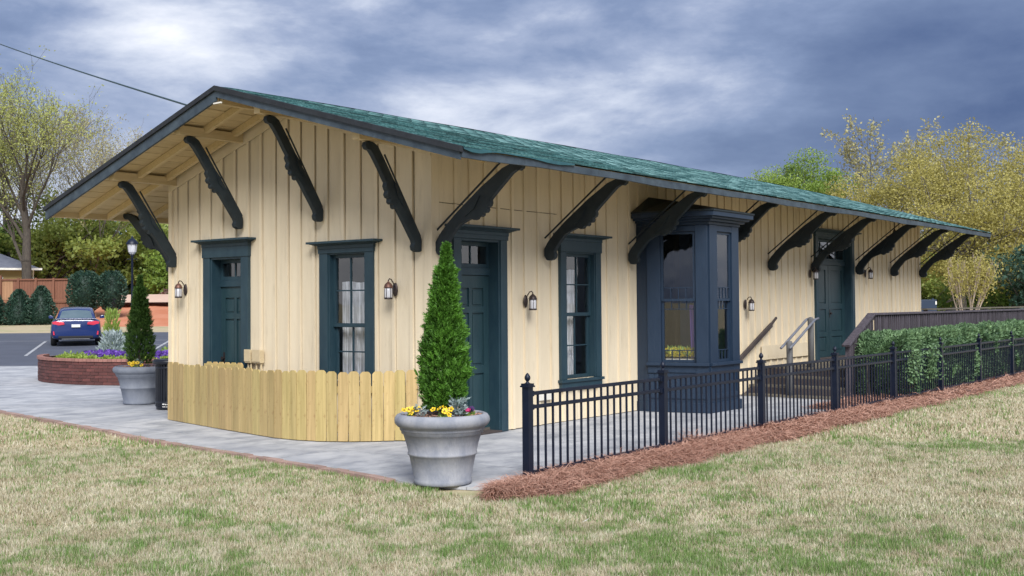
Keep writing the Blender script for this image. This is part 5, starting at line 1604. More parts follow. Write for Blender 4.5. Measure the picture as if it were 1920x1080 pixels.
def grow(rg, base, height, spread, r0, levels=4, fork=0.25, up=0.55, wob=0.10, kids=(5, 4, 3, 3), ratio=0.6, multi=1):
    segs, tips = [], []
    def branch(p, d, L, r, lev):
        n = 5 if lev == 0 else 4 if lev < 3 else 3
        pts = [np.array(p)]; d = np.array(d, float)
        for i in range(n):
            d = d + rg.normal(0, wob, 3) + np.array([0, 0, up * 0.12 * (lev > 0)]); d /= np.linalg.norm(d)
            pts.append(pts[-1] + d * L / n)
        for i in range(n):
            ra = r * (1 - 0.62 * i / n); rb = r * (1 - 0.62 * (i + 1) / n)
            segs.append((pts[i], pts[i + 1], ra, rb, lev))
            if lev >= levels - 2: tips.append((pts[i], pts[i + 1], lev))
        if lev + 1 < levels:
            k = kids[lev]
            for c in range(k):
                f = fork + (1 - fork) * (c + rg.random()) / k if lev == 0 else 0.25 + 0.75 * (c + rg.random()) / k
                f = min(f, 0.999); i = int(f * n); q = pts[i] + (pts[i + 1] - pts[i]) * (f * n - i)
                a = rg.uniform(0, 2 * np.pi) + c * 2.4
                side = np.array([np.cos(a), np.sin(a), 0.0]); side -= d * side.dot(d); side /= np.linalg.norm(side) + 1e-9
                nd = d * (1 - spread) + side * spread + np.array([0, 0, up * 0.35]); nd /= np.linalg.norm(nd)
                branch(q, nd, L * ratio * (1.15 - 0.55 * f if lev == 0 else rg.uniform(.7, 1.05)), r * (1 - .62 * f) * .52, lev + 1)
    for m_ in range(multi):
        a = 2 * np.pi * m_ / max(multi, 1) + rg.random()
        d0 = np.array([0, 0, 1.0]) if multi == 1 else np.array([np.cos(a) * .45, np.sin(a) * .45, 1.0])
        branch(np.array(base, float), d0 / np.linalg.norm(d0), height * (0.68 if multi == 1 else .42), r0, 0)
    return segs, tips
def scale_to(segs, tips, base, height):
    z = max(s[1][2] for s in segs) - base[2]; k = height / z
    b = np.array(base)
    f = lambda p: b + (p - b) * np.array([k, k, k])
    return [(f(a), f(b_), r, q, l) for a, b_, r, q, l in segs], [(f(a), f(b_), l) for a, b_, l in tips]
def tree(name, x, y, h, label, cat='tree', group=None, leaf='green', nleaf=9000, lsize=0.22, seed=1, spread=0.5, r0=0.22, levels=4, fork=0.3, up=0.5, kids=(6, 4, 3, 3),
         ratio=0.62, bark='bark', jit=0.35, multi=1, z=None, clump=0.5, squash=None, wob=.10):
    rg = np.random.default_rng(seed)
    z = float(H(x, y)) - 0.05 if z is None else z
    base = (x, y, z)
    segs, tips = grow(rg, base, h, spread, r0, levels, fork, up, wob, kids, ratio, multi)
    segs, tips = scale_to(segs, tips, base, h)
    if squash:
        fq = lambda p: np.array([x + (p[0] - x) * squash, y + (p[1] - y) * squash, p[2]])
        segs = [(fq(a), fq(b), r, q, l) for a, b, r, q, l in segs]; tips = [(fq(a), fq(b), l) for a, b, l in tips]
    t = thing(name, base, label, cat, group)
    th = [s[:4] for s in segs if s[4] == 0]
    V, F = seg_mesh(th, 8); obj('trunk', np_mesh('trunk', V, F, bark, smooth=True), t)
    br = [s[:4] for s in segs if s[4] > 0]
    V, F = seg_mesh([(a, b, max(r, .008), max(q, .006)) for a, b, r, q in br], 4); o = obj('branches', np_mesh('branches', V, F, bark), t)
    if nleaf:
        i = rg.integers(0, len(tips), nleaf)
        # uneven leafing: some twigs dense, some bare
        wgt = rg.random(len(tips)) ** (1 + 2 * clump); i = rg.choice(len(tips), nleaf, p=wgt / wgt.sum())
        A0 = np.array([q[0] for q in tips]); A1 = np.array([q[1] for q in tips])
        f = rg.random((nleaf, 1))
        P = A0[i] + (A1[i] - A0[i]) * f + rg.normal(0, jit, (nleaf, 3))
        A = rg.normal(0, 1, (nleaf, 3)) + np.array([0, 0, -.15])
        cz = P.mean(0)
        tw = rg.random(len(tips))
        tn = np.clip(.25 + .5 * tw[i] + rg.normal(0, .12, nleaf), 0, 1)
        V, F, T = leaf_arrays(P, A, lsize * rg.uniform(.6, 1.3, nleaf), lsize * .33, rg, tn)
        obj('crown', np_mesh('crown', V, F, leaf, T), t)
    return t
def shell_bush(name, x, y, h, r, label, leaf, n, lsize, seed, group=None, shape='cone', trunk=0.0, cat='shrub', z=None):
    rg = np.random.default_rng(seed)
    z = float(H(x, y)) - 0.03 if z is None else z
    t = thing(name, (x, y, z), label, cat, group)
    mb = MB(); mb.tube([(x, y, z), (x, y, z + trunk + h * .5)], [max(.03, r * .09), .02], 7); mb.build('trunk', 'bark', t)
    us_ = np.linspace(0.02, .97, 9)
    pr_ = np.where(us_ < .25, .8 + .2 * us_ / .25, ((1 - us_) / .75) ** .62) if shape == 'cone' else np.sqrt(np.clip(1 - (2 * us_ - 1) ** 2, 0, 1)) ** .8
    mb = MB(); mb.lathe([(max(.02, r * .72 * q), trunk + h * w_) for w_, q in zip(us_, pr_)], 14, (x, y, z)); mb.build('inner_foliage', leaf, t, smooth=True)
    a = rg.uniform(0, 2 * np.pi, n); u = rg.random(n)
    if shape == 'cone':
        pr = np.where(u < .25, .8 + .2 * u / .25, ((1 - u) / .75) ** .62)
    else:
        pr = np.sqrt(np.clip(1 - (2 * u - 1) ** 2, 0, 1)) ** .8
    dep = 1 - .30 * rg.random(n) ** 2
    lump = .82 + .36 * vnoise(a * 2.5 + 5, u * 6, seed, 3)
    q = r * pr * dep * lump + .02
    P = np.stack([x + q * np.cos(a), y + q * np.sin(a), z + trunk + u * h], 1)
    A = np.stack([np.cos(a), np.sin(a), .35 + u * .5], 1) + rg.normal(0, .5, (n, 3))
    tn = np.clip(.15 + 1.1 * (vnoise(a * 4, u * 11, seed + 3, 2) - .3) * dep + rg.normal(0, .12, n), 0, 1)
    V, F, T = leaf_arrays(P, A, lsize * rg.uniform(.6, 1.3, n), lsize * .3, rg, tn)
    obj('crown', np_mesh('crown', V, F, leaf, T), t)
    return t
def mass_tree(name, x, y, h, w, label, leaf, seed, nclump=34, per=260, lsize=.28, trunk_h=.25, r0=.25, bark='bark', group=None, z=None, flat=1.0):
    """broad tree: limbs carrying many leaf clumps with gaps between"""
    rg = np.random.default_rng(seed)
    z = float(H(x, y)) - .05 if z is None else z
    t = thing(name, (x, y, z), label, 'tree', group)
    ch = h * (1 - trunk_h)
    d = unit(rg.normal(size=(nclump, 3))); rad = rg.random(nclump) ** .45
    Cc = np.stack([x + d[:, 0] * rad * w / 2, y + d[:, 1] * rad * w / 2, z + h * trunk_h + ch / 2 + d[:, 2] * rad * ch / 2 * .92], 1)
    segs = [((x, y, z), (x + rg.normal(0, .1), y + rg.normal(0, .1), z + h * trunk_h), r0, r0 * .75), ]
    top = np.array(segs[0][1]); hub = np.array([x + rg.normal(0, .2), y + rg.normal(0, .2), z + h * .55]); segs.append((tuple(top), tuple(hub), r0 * .75, r0 * .4))
    V, F = seg_mesh(segs, 8); obj('trunk', np_mesh('trunk', V, F, bark, smooth=True), t)
    br = []
    for c in Cc:
        f = rg.random(); s_ = top + (hub - top) * f; m_ = (s_ + c) / 2 + rg.normal(0, w * .04, 3)
        br += [(s_, m_, r0 * .28, r0 * .17), (m_, c, r0 * .17, r0 * .05)]
        for k in range(3):
            e_ = c + rg.normal(0, w * .09, 3); br.append((c, e_, r0 * .06, r0 * .02))
    V, F = seg_mesh(br, 4); obj('branches', np_mesh('branches', V, F, bark), t)
    cs = w * .085 * rg.uniform(.6, 1.5, nclump)
    i = np.repeat(np.arange(nclump), per); n = len(i)
    q = unit(rg.normal(size=(n, 3))) * (rg.random((n, 1)) ** .5) * np.array([1.25, 1.25, .85 * flat])
    P = Cc[i] + q * cs[i][:, None] * 1.35
    tw = rg.random(nclump)
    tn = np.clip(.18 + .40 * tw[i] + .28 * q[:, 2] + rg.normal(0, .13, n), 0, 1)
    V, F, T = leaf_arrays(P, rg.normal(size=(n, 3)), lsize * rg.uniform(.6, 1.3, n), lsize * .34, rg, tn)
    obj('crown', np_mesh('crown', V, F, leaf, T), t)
    return t

GL = 'trees behind the parking lot'
tree('spring_tree', -61.5, 28.8, 17.6, 'tall thinly leafed spring tree with upright grey limbs beyond the house fence', group=GL, leaf='spring', nleaf=9500, lsize=.15, seed=5, spread=.40, r0=.40, levels=5, fork=.30, up=.8,
     kids=(9, 6, 4, 4), ratio=.66, bark='bark', jit=.24, clump=1.6, squash=1.45)
tree('spring_tree', -60.2, 22.0, 17.0, 'yellow-green spring tree at the left edge of the view', group=GL, leaf='gold', nleaf=6000, lsize=.18, seed=8, spread=.45, r0=.22, levels=5, fork=.25, up=.5, kids=(8, 5, 4, 3), ratio=.62, bark='bark_grey', jit=.25, clump=.8)
tree('bare_tree', -68.0, 38.5, 16.5, 'nearly bare budding tree with fine pale twigs above the gable eave', group=GL, leaf='bud', nleaf=9000, lsize=.15, seed=14, spread=.42, r0=.2, levels=5, fork=.2, up=.7, kids=(11, 6, 5, 4), ratio=.62, bark='bark_grey', jit=.25, clump=.4, squash=1.25)
tree('bare_tree', -72.0, 33.5, 17.5, 'pale leafless tree standing behind the tall spring tree', group=GL, leaf='bud', nleaf=8000, lsize=.15, seed=15, spread=.42, r0=.2, levels=5, fork=.2, up=.7, kids=(10, 6, 5, 4), ratio=.62, bark='bark_grey', jit=.25, clump=.4)
mass_tree('leafy_tree', -69.6, 35.0, 9.2, 10.0, 'broad olive green tree behind the brown fence', 'olive', 21, 44, 260, .32, .22, .38, group=GL)
mass_tree('leafy_tree', -71.2, 41.2, 8.0, 10.5, 'rounded olive tree left of the street lamp', 'olive', 22, 44, 260, .32, .2, .3, group=GL)
mass_tree('leafy_tree', -74.5, 30.6, 10.5, 9.0, 'mid green tree rising behind the yellow house', 'green', 23, 36, 260, .32, .25, .34, group=GL)
mass_tree('leafy_tree', -66.5, 44.0, 5.6, 7.0, 'bright green low tree beside the lamp post', 'lime', 24, 30, 220, .28, .15, .2, group=GL)
mass_tree('leafy_tree', -82.0, 54.0, 8.6, 12.0, 'dark pine mass right of the street lamp', 'pine', 25, 44, 260, .36, .15, .3, group=GL)
mass_tree('leafy_tree', -78.5, 46.5, 7.4, 9.0, 'second dark pine behind the rounded olive tree', 'pine', 26, 36, 240, .34, .15, .3, group=GL)
shell_bush('brush_thicket', -63.5, 43.5, 2.3, 2.6, 'pinkish brown brush thicket behind the red clay bank', 'pink_brush', 2200, .25, 30, GL, 'round')
shell_bush('brush_thicket', -58.0, 41.5, 1.9, 2.8, 'bright green bush above the clay bank beside the depot wall', 'lime', 2600, .22, 31, GL, 'round')
shell_bush('cone_shrub', -53.86, 23.83, 2.05, .92, 'dark conical holly left of the pair by the brown fence', 'pine', 3000, .13, 32, 'clipped hollies by the brown fence')
shell_bush('cone_shrub', -53.01, 24.75, 2.25, .92, 'dark conical holly nearest the parked car', 'pine', 3000, .13, 33, 'clipped hollies by the brown fence')
shell_bush('cone_shrub', -54.9, 22.75, 2.0, .92, 'dark conical holly cut by the left edge of the view', 'pine', 2600, .13, 34, 'clipped hollies by the brown fence')
shell_bush('ball_tree', -50.83, 26.24, 2.35, .98, 'round headed dark evergreen tree above the car roof', 'pine', 3200, .14, 35, 'round evergreen trees behind the car', 'round', .75, 'tree')
shell_bush('ball_tree', -49.75, 27.31, 2.35, .78, 'round headed dark evergreen tree right of its larger twin', 'pine', 2600, .14, 36, 'round evergreen trees behind the car', 'round', .75, 'tree')

# right-hand side
GRP = 'trees beyond the depot'
mass_tree('golden_tree', -6.2, 45.0, 9.9, 9.5, 'broad golden green spring tree beyond the far end of the depot', 'gold', 41, 120, 420, .115, .2, .22, 'bark_grey', GRP, z=0, flat=.9)
mass_tree('golden_tree', -2.6, 48.5, 9.4, 8.5, 'golden spring tree at the right edge behind the hedge', 'gold', 42, 80, 380, .115, .2, .2, 'bark_grey', GRP, z=0)
mass_tree('golden_tree', -11.6, 46.6, 8.4, 7.5, 'lower golden green tree just above the depot ridge', 'gold', 43, 80, 320, .115, .25, .16, 'bark_grey', GRP, z=0)
mass_tree('leafy_tree', -14.6, 45.6, 9.5, 5.2, 'small fresh green tree where the roof ridge meets the sky', 'lime', 44, 60, 420, .11, .52, .15, 'bark_grey', GRP, z=0)
tree('twiggy_tree', -13.6, 53.5, 12.3, 'tall almost bare tree with fine budding twigs above the ridge', group=GRP, leaf='bud', nleaf=4200, lsize=.17, seed=51, spread=.42, r0=.2, levels=5, fork=.25, up=.55, kids=(8, 5, 4, 3), ratio=.6, bark='bark_grey', jit=.12, z=0, clump=.3, squash=1.15)
tree('twiggy_tree', -9.4, 54.5, 12.0, 'second twiggy budding tree behind the golden tree', group=GRP, leaf='bud', nleaf=4200, lsize=.17, seed=52, spread=.42, r0=.2, levels=5, fork=.25, up=.6, kids=(8, 5, 4, 3), ratio=.6, bark='bark_grey', jit=.14, z=0, clump=.3)
tree('twiggy_tree', -4.6, 57.0, 11.6, 'greyish budding tree behind the golden trees at far right', group=GRP, leaf='bud', nleaf=6500, lsize=.2, seed=53, spread=.5, r0=.25, levels=5, fork=.25, up=.45, kids=(8, 5, 4, 3), ratio=.62, bark='bark_grey', jit=.2, z=0, clump=.5)
mass_tree('leafy_tree', -2.5, 58.0, 12.2, 5.5, 'fresh green tree top at the upper right edge', 'lime', 45, 30, 200, .24, .3, .2, 'bark_grey', GRP, z=0)
mass_tree('leafy_tree', -1.6, 42.0, 5.0, 5.6, 'dark evergreen at the right edge behind the ramp railing', 'pine', 46, 40, 260, .18, .05, .16, 'bark', GRP, z=0)
mass_tree('leafy_tree', -5.8, 52.5, 4.4, 7.5, 'low dark green thicket behind the pale crape myrtle', 'green', 47, 44, 240, .2, .05, .16, 'bark', GRP, z=0)
mass_tree('leafy_tree', -12.5, 56.0, 4.6, 7.0, 'low green bush mass seen past the depot corner', 'olive', 48, 40, 240, .22, .05, .16, 'bark', GRP, z=0)
mass_tree('leafy_tree', 3.5, 52.0, 7.5, 8.5, 'dark leafy tree just outside the right edge', 'green', 49, 44, 240, .22, .1, .2, 'bark', GRP, z=0)
# crape myrtle with pale stems
tree('crape_myrtle', -3.63, 36.2, 3.7, 'pale multi-stemmed crape myrtle behind the ramp railing', group=GRP, leaf='gold', nleaf=3600, lsize=.09, seed=60, spread=.35, r0=.045, levels=4, fork=.5, up=.7, kids=(4, 4, 3), ratio=.5, bark='bark_pale', jit=.14, multi=8, squash=.62, z=0, wob=.05)

# far woods closing the horizon
rg = np.random.default_rng(90)
n = 60000
s_ = np.concatenate([rg.uniform(120, 150, n // 2), rg.uniform(95, 120, n - n // 2)])
r = rg.uniform(-1.0, 1.0, n) * s_ * .9
hh = 4.0 + 4.5 * vnoise(r * .12 + 40, s_ * .02, 6, 3)
x = CAM.x + FWD.x * s_ + RGT.x * r; y = CAM.y + FWD.y * s_ + RGT.y * r
z = H(x, y) + hh * rg.random(n) ** .8
V, F, T = leaf_arrays(np.stack([x, y, z], 1), rg.normal(size=(n, 3)), rg.uniform(.6, 1.2, n), .3, rg, np.clip(.1 + .5 * vnoise(r * .3, z, 7, 2) + rg.normal(0, .12, n), 0, 1))
tag(obj('distant_woods', np_mesh('distant_woods', V, F, 'olive', T)), 'far belt of woods along the horizon', 'woods', kind='stuff')

# ================================================================== yellow house, brown fence, clay bank
hx, hy = SR(77.0, -33.6)
hz = float(H(hx, hy)) - .05
HF = Fr((hx, hy, hz), (RGT.x + .46 * FWD.x, RGT.y + .46 * FWD.y, 0))      # u: to the right, d: towards the parking lot
house = thing('yellow_house', (hx, hy, hz), 'yellow sided house with grey roof behind the brown fence', 'house')
mb = MB(HF); mb.box(-9.0, 0.55, -7.0, 0.0, 0, 3.55); mb.build('wall', 'house_yellow', house)
mb = MB(HF); i = [mb.pt(p) for p in ((-9.6, .75, 3.45), (1.15, .75, 3.45), (1.15, -7.6, 3.45), (-9.6, -7.6, 3.45), (-6.0, -3.4, 5.1), (-2.6, -3.4, 5.1))]
mb.f += [[i[0], i[1], i[5], i[4]], [i[1], i[2], i[5]], [i[2], i[3], i[4], i[5]], [i[3], i[0], i[4]], [i[0], i[3], i[2], i[1]]]; rf = mb.build('roof', 'roof_grey', house)
mb = MB(HF); mb.box(-9.62, 1.17, .76, .86, 3.36, 3.50); mb.build('gutter', 'white_paint', rf)
mb = MB(HF); mb.tube([(.62, .80, 3.4), (.62, .3, 3.1), (.62, .08, 2.9), (.62, .08, .1)], .05, 8); mb.build('downspout', 'white_paint', house)
for u in (-3.0, -1.75):
    mb = MB(HF); mb.box(u - .5, u + .5, .002, .06, .6, 2.9); w_ = mb.build('window', 'white_paint', house)
    mb = MB(HF); mb.box(u - .42, u + .42, .061, .075, .7, 2.8); mb.build('pane', 'dark_glass', w_)
# taller wing with gable, cut by the view's edge
mb = MB(HF); mb.box(-12.0, -3.2, -16.0, -7.2, 0, 5.2); mb.build('wing_wall', 'house_yellow', house)
mb = MB(HF); i = [mb.pt(p) for p in ((-12.5, -6.8, 5.0), (-2.6, -6.8, 5.0), (-7.5, -6.8, 9.2), (-12.5, -16.4, 5.0), (-2.6, -16.4, 5.0), (-7.5, -16.4, 9.2))]
mb.f += [[i[0], i[1], i[2]], [i[3], i[5], i[4]], [i[1], i[4], i[5], i[2]], [i[0], i[2], i[5], i[3]], [i[0], i[3], i[4], i[1]]]; mb.build('wing_roof', 'roof_grey', house)
mb = MB(HF); mb.bar((-7.5, -6.72, 9.15), (-2.5, -6.72, 4.95), .12, .25, (0, 1, 0)); mb.build('barge_board', 'white_paint', house)

fx, fy = SR(70.5, -33.5)
fzz = float(H(fx, fy)) - .05
FF_ = Fr((fx, fy, fzz), (RGT.x, RGT.y, 0))
bf = thing('brown_fence', (fx, fy, fzz), 'tall two-tier brown board fence behind the parked car', 'fence')
UE = 5.78
for k, u in enumerate(np.arange(-4.2, UE + .1, 1.11)):
    mb = MB(FF_); mb.box(u - .06, u + .06, .0, .12, 0, 2.98 if u < 2 else 2.80); mb.build('post', 'fence_brown', bf)
for z0, z1 in ((1.42, 2.70), (.12, 1.28)):
    for u in np.arange(-4.2, UE - .02, .185):
        mt_ = 'fence_tan' if u < 2.0 and z0 > 1 else 'fence_brown'
        mb = MB(FF_); mb.box(u, u + .175, -.03, -.004, z0, z1); mb.build('board', mt_, bf)
    for z in (z0 - .03, z1):
        mb = MB(FF_); mb.box(-4.3, UE + .06, -.002, .07, z - .05, z + .05); mb.build('rail', 'fence_brown', bf)
# return of the fence going back
R2 = Fr(tuple(FF_(UE + .03, 0, 0)), (FWD.x, FWD.y, 0))
for u in np.arange(.05, 3.2, .185):
    mb = MB(R2); mb.box(u, u + .175, -.02, .004, .12, 2.7 - u * .25); mb.build('board', 'fence_brown', bf)
# red clay bank of the building site
n = 40; mb = MB(); rows_ = []
for a in range(14):
    s_ = 62 + a * 2.6; row = []
    for b in range(n):
        r_ = -.395 * s_ + (b / (n - 1)) * 16.5
        x, y = SR(s_, r_)
        hgt = min(a, 5) / 5 * (1.0 + .45 * float(vnoise(np.array([b * .23]), np.array([a * .5]), 12, 3)[0])) * min(1, (n - 1 - b) / 3 + .15, b / 3 + .15)
        row.append(mb.pt((x, y, float(H(x, y)) - .06 + max(0, hgt - (a > 9) * (a - 9) * .35))))
    rows_.append(row)
for a, b in zip(rows_[:-1], rows_[1:]):
    for k in range(n - 1): mb.f.append([a[k], a[k + 1], b[k + 1], b[k]])
tag(mb.build('clay_bank', 'clay', None, smooth=True, recalc=False), kind='structure')
x, y = SR(66.0, -23.5)
mb = MB()
bz_ = float(H(x, y)) + .95
t = thing('site_bin', (x, y, bz_), 'small black bin standing on the red clay bank', 'bin')
mb = MB(); mb.lathe([(.20, 0), (.24, .50), (.26, .52), (.26, .56), (.0, .60)], 12, (x, y, bz_), cap=False); mb.build('drum', 'can', t)
mb = MB(); mb.lathe([(.265, .44), (.265, .50), (.25, .50)], 12, (x, y, bz_), cap=False); mb.build('rim', 'can', t)
# pale silt strip lying on the bank
mb = MB(); ii = []
for k in range(14):
    s_ = 71.5; r_ = -27.5 + k * .55; x, y = SR(s_, r_); x2, y2 = SR(s_ + 3.2, r_ * 1.04)
    ii.append((mb.pt((x, y, float(H(x, y)) + 1.15)), mb.pt((x2, y2, float(H(x2, y2)) + 1.62))))
for a, b in zip(ii[:-1], ii[1:]): mb.f.append([a[0], b[0], b[1], a[1]])
tag(mb.build('sand_track', 'clay_pale', None, recalc=False), kind='structure')

# ================================================================== street lamp
lx, ly = SR(46.0, -15.6); lz = float(H(lx, ly))
lamp = thing('street_lamp', (lx, ly, lz), 'black post-top street lamp with frosted lantern at the parking lot', 'street lamp')
L0 = (lx, ly, lz)
mb = MB(); mb.lathe([(.17, 0), (.17, .10), (.12, .16), (.10, .45), (.065, .60), (.05, .65), (.042, 3.45), (.06, 3.50), (.06, 3.56)], 14, L0); mb.build('post', 'iron', lamp, smooth=True)
mb = MB(); mb.lathe([(.09, 3.56), (.16, 3.66), (.205, 3.98), (.18, 4.0)], 8, L0); mb.build('lantern_glass', 'frosted', lamp)
mb = MB(); mb.lathe([(.24, 3.98), (.235, 4.02), (.19, 4.10), (.12, 4.18), (.05, 4.22), (.03, 4.30), (.0, 4.34)], 14, L0, cap=False); mb.build('lantern_roof', 'iron', lamp, smooth=True)
mb = MB()
for k in range(8):
    a = k * math.pi / 4; mb.tube([(lx + .10 * math.cos(a), ly + .10 * math.sin(a), lz + 3.56), (lx + .212 * math.cos(a), ly + .212 * math.sin(a), lz + 4.0)], .009, 5)
mb.build('lantern_frame', 'iron', lamp)
for sgn in (-1, 1):
    mb = MB(); mb.tube([(lx, ly, lz + 3.35), (lx + sgn * RGT.x * .22, ly + sgn * RGT.y * .22, lz + 3.37)], .014, 6); mb.build('ladder_rest', 'iron', lamp)
# little blue cabinet past the depot
bx, by = SR(40, 14.75)
t = thing('blue_cabinet', (bx, by, 0), 'small dark blue cabinet on posts past the depot corner', 'cabinet')
BF = Fr((bx, by, 0), (RGT.x, RGT.y, 0))
for u in (-.2, .26):
    mb = MB(BF); mb.box(u - .025, u + .025, -.03, .03, 0, 2.3 if u < 0 else 1.85); mb.build('post', 'blue_box', t)
mb = MB(BF); mb.box(-.27, .33, -.25, .2, 1.35, 1.80); mb.build('box', 'blue_box', t, bevel=.02)
mb = MB(BF); mb.box(.27, .32, .201, .21, 1.62, 1.74); mb.build('notice', 'paper', t)

# ================================================================== service wire
a = Vector((-43.19, 13.95, 15.23)); b = Vector((-5.35, .25, 4.91))
pts = []
for k in range(41):
    q = k / 40; p = a.lerp(b, q); p.z -= .12 * 4 * q * (1 - q); pts.append(p)
pts += [Vector((-5.42, .30, 4.55)), Vector((-5.44, .32, rz(-5.44, .32) - .01))]
mb = MB(); mb.tube(pts, .016, 6); tag(mb.build('service_wire', 'wire', None), 'thin dark service cable running down to the depot roof', 'cable')

# ================================================================== blue sedan (local: x right, y forward, z up)
def make_car():
    cx_, cy_ = SR(42.7, -16.62)
    rz_ = math.atan2(FWD.y, FWD.x) - math.pi / 2 + .36
    mw = Matrix.Translation((cx_, cy_, float(H(cx_, cy_)) - .012)) @ Matrix.Rotation(rz_, 4, 'Z') @ Matrix.Rotation(.02, 4, 'X')
    t = bpy.data.objects.new('parked_car', None); link(t, None, mw); tag(t, 'dark blue sedan parked with its rear to the viewer', 'car')
    def B(mb, name, mt, par=t, smooth=False, bevel=0.0):
        o = mb.build(name, mt, par, smooth=smooth, bevel=bevel, mw=mw.copy()); return o
    # body stations: y, half width low, half width mid, belt half width, z low, z mid, z belt
    ST = [(0.00, .70, .78, .66, .34, .62, .98), (0.06, .80, .875, .74, .28, .62, 1.035), (0.22, .85, .905, .80, .24, .64, 1.045), (0.75, .875, .92, .83, .22, .64, 1.02), (1.4, .885, .925, .85, .20, .62, .99),
          (2.4, .885, .925, .86, .20, .60, .95), (3.3, .88, .92, .85, .20, .58, .90), (3.9, .86, .90, .80, .22, .55, .82), (4.35, .80, .85, .70, .26, .50, .70), (4.58, .62, .68, .55, .32, .46, .60)]
    mb = MB(); rings = []
    for y, wl_, wm, wb, z0, zm, zb in ST:
        half = [(0.0, z0), (wl_ * .9, z0), (wl_, z0 + .06), (wm, zm - .12), (wm, zm + .06), (wb + (wm - wb) * .45, zb - .09), (wb, zb - .015), (wb * .6, zb + .012), (0, zb + .018)]
        full = half + [(-a, b) for a, b in half[-2:0:-1]]
        rings.append([mb.pt((a, y, b)) for a, b in full])
    n = len(rings[0])
    for a, b in zip(rings[:-1], rings[1:]):
        for k in range(n): mb.f.append([a[k], a[(k + 1) % n], b[(k + 1) % n], b[k]])
    mb.f.append(rings[0]); mb.f.append(rings[-1][::-1])
    body = B(mb, 'body', 'car_paint', smooth=True)
    sb = body.modifiers.new('sub', 'SUBSURF'); sb.levels = 2; sb.render_levels = 2
    # cabin
    mb = MB(); CB = [(0.62, .70, 1.02, .70, 1.03), (1.22, .74, 1.0, .60, 1.36), (1.75, .76, .98, .58, 1.45), (2.3, .76, .97, .57, 1.455), (2.75, .75, .96, .56, 1.40), (3.5, .70, .90, .68, .92)]
    rr = []
    for y, wb, zb, wt, zt in CB:
        half = [(wb, zb - .06), (wb * .35 + wt * .65, zb * .35 + zt * .65), (wt, zt - .03), (wt * .8, zt), (0, zt + .02)]
        rr.append([mb.pt((a, y, b)) for a, b in half + [(-a, b) for a, b in half[-2::-1]]])
    for a, b in zip(rr[:-1], rr[1:]):
        for k in range(len(a) - 1): mb.f.append([a[k], a[k + 1], b[k + 1], b[k]])
    mb.f.append(rr[0]); mb.f.append(rr[-1][::-1])
    B(mb, 'cabin', 'car_paint', smooth=True)
    def patch(name, pts, mt):
        m_ = MB(); ii = [[m_.pt(p) for p in row] for row in pts]
        for a, b in zip(ii[:-1], ii[1:]):
            for k in range(len(a) - 1): m_.f.append([a[k], a[k + 1], b[k + 1], b[k]])
        o = m_.build(name, mt, t, smooth=True, mw=mw.copy(), recalc=False); return o
    patch('rear_window', [[(-.60 + 1.2 * k / 6, .655 - .02 + .03 * abs(k - 3) / 3, 1.06) for k in range(7)], [(-.55 + 1.1 * k / 6, .91 + .02 * abs(k - 3) / 3, 1.215) for k in range(7)], [(-.51 + 1.02 * k / 6, 1.17, 1.365 - .012 * abs(k - 3)) for k in range(7)]], 'car_glass')
    for s in (-1, 1):
        patch('side_window', [[(s * .775, 1.05, 1.04), (s * .785, 2.0, 1.02), (s * .775, 3.05, .99)], [(s * .645, 1.28, 1.32), (s * .625, 2.0, 1.395), (s * .605, 2.72, 1.36)]], 'car_glass')
        m_ = MB(); m_.prism([(s * .40, .83), (s * .62, .80), (s * .83, .85), (s * .845, .93), (s * .70, .965), (s * .42, .925)], lambda a, b, d: (a, d + (abs(a) - .40) * .22, b), -.045, .05); B(m_, 'tail_light', 'tail_light', bevel=.015)
        m_ = MB(); m_.prism([(s * .745, .44), (s * .80, .44), (s * .81, .58), (s * .765, .58)], lambda a, b, d: (a, d + .05, b), -.06, .05); B(m_, 'reflector', 'tail_light')
        m_ = MB(); m_.prism([(s * .86, .98), (s * 1.04, .985), (s * 1.06, 1.07), (s * 1.01, 1.12), (s * .90, 1.09)], lambda a, b, d: (a, d, b), 2.85, 3.02); B(m_, 'wing_mirror', 'car_paint', bevel=.02)
        for yy in (.85, 3.72):
            m_ = MB(); prof = [(.19, -.11), (.30, -.105), (.325, -.07), (.33, 0), (.325, .07), (.30, .105), (.19, .11)]
            nn = 24; rg_ = []
            for r, w in prof: rg_.append([m_.pt((s * .80 + w, yy + r * math.cos(2 * math.pi * j / nn), .33 + r * math.sin(2 * math.pi * j / nn))) for j in range(nn)])
            for a, b in zip(rg_[:-1], rg_[1:]):
                for j in range(nn): m_.f.append([a[j], a[(j + 1) % nn], b[(j + 1) % nn], b[j]])
            wh = B(m_, 'wheel', 'rubber', smooth=True)
            m_ = MB(); rg_ = [[m_.pt((s * (.80 + w), yy + r * math.cos(2 * math.pi * j / nn), .33 + r * math.sin(2 * math.pi * j / nn))) for j in range(nn)] for r, w in ((.205, .09), (.18, .06), (.06, .085))]
            for a, b in zip(rg_[:-1], rg_[1:]):
                for j in range(nn): m_.f.append([a[j], a[(j + 1) % nn], b[(j + 1) % nn], b[j]])
            m_.f.append(rg_[-1]); B(m_, 'rim', 'chrome', wh, smooth=True)
    m_ = MB(); m_.box(-.155, .155, -.052, -.03, .73, .80 + .04); B(m_, 'number_plate', 'plate')
    m_ = MB(); m_.box(-.62, .62, -.012, .1, .31, .40); B(m_, 'bumper_trim', 'rubber', bevel=.02)
    m_ = MB(); m_.box(-.50, .50, -.030, .02, .275, .30); B(m_, 'bumper_strip', 'chrome')
    m_ = MB(); m_.box(-.74, .74, .0, .13, 1.03, 1.055); B(m_, 'spoiler', 'car_paint', bevel=.01)
    return t
make_car()

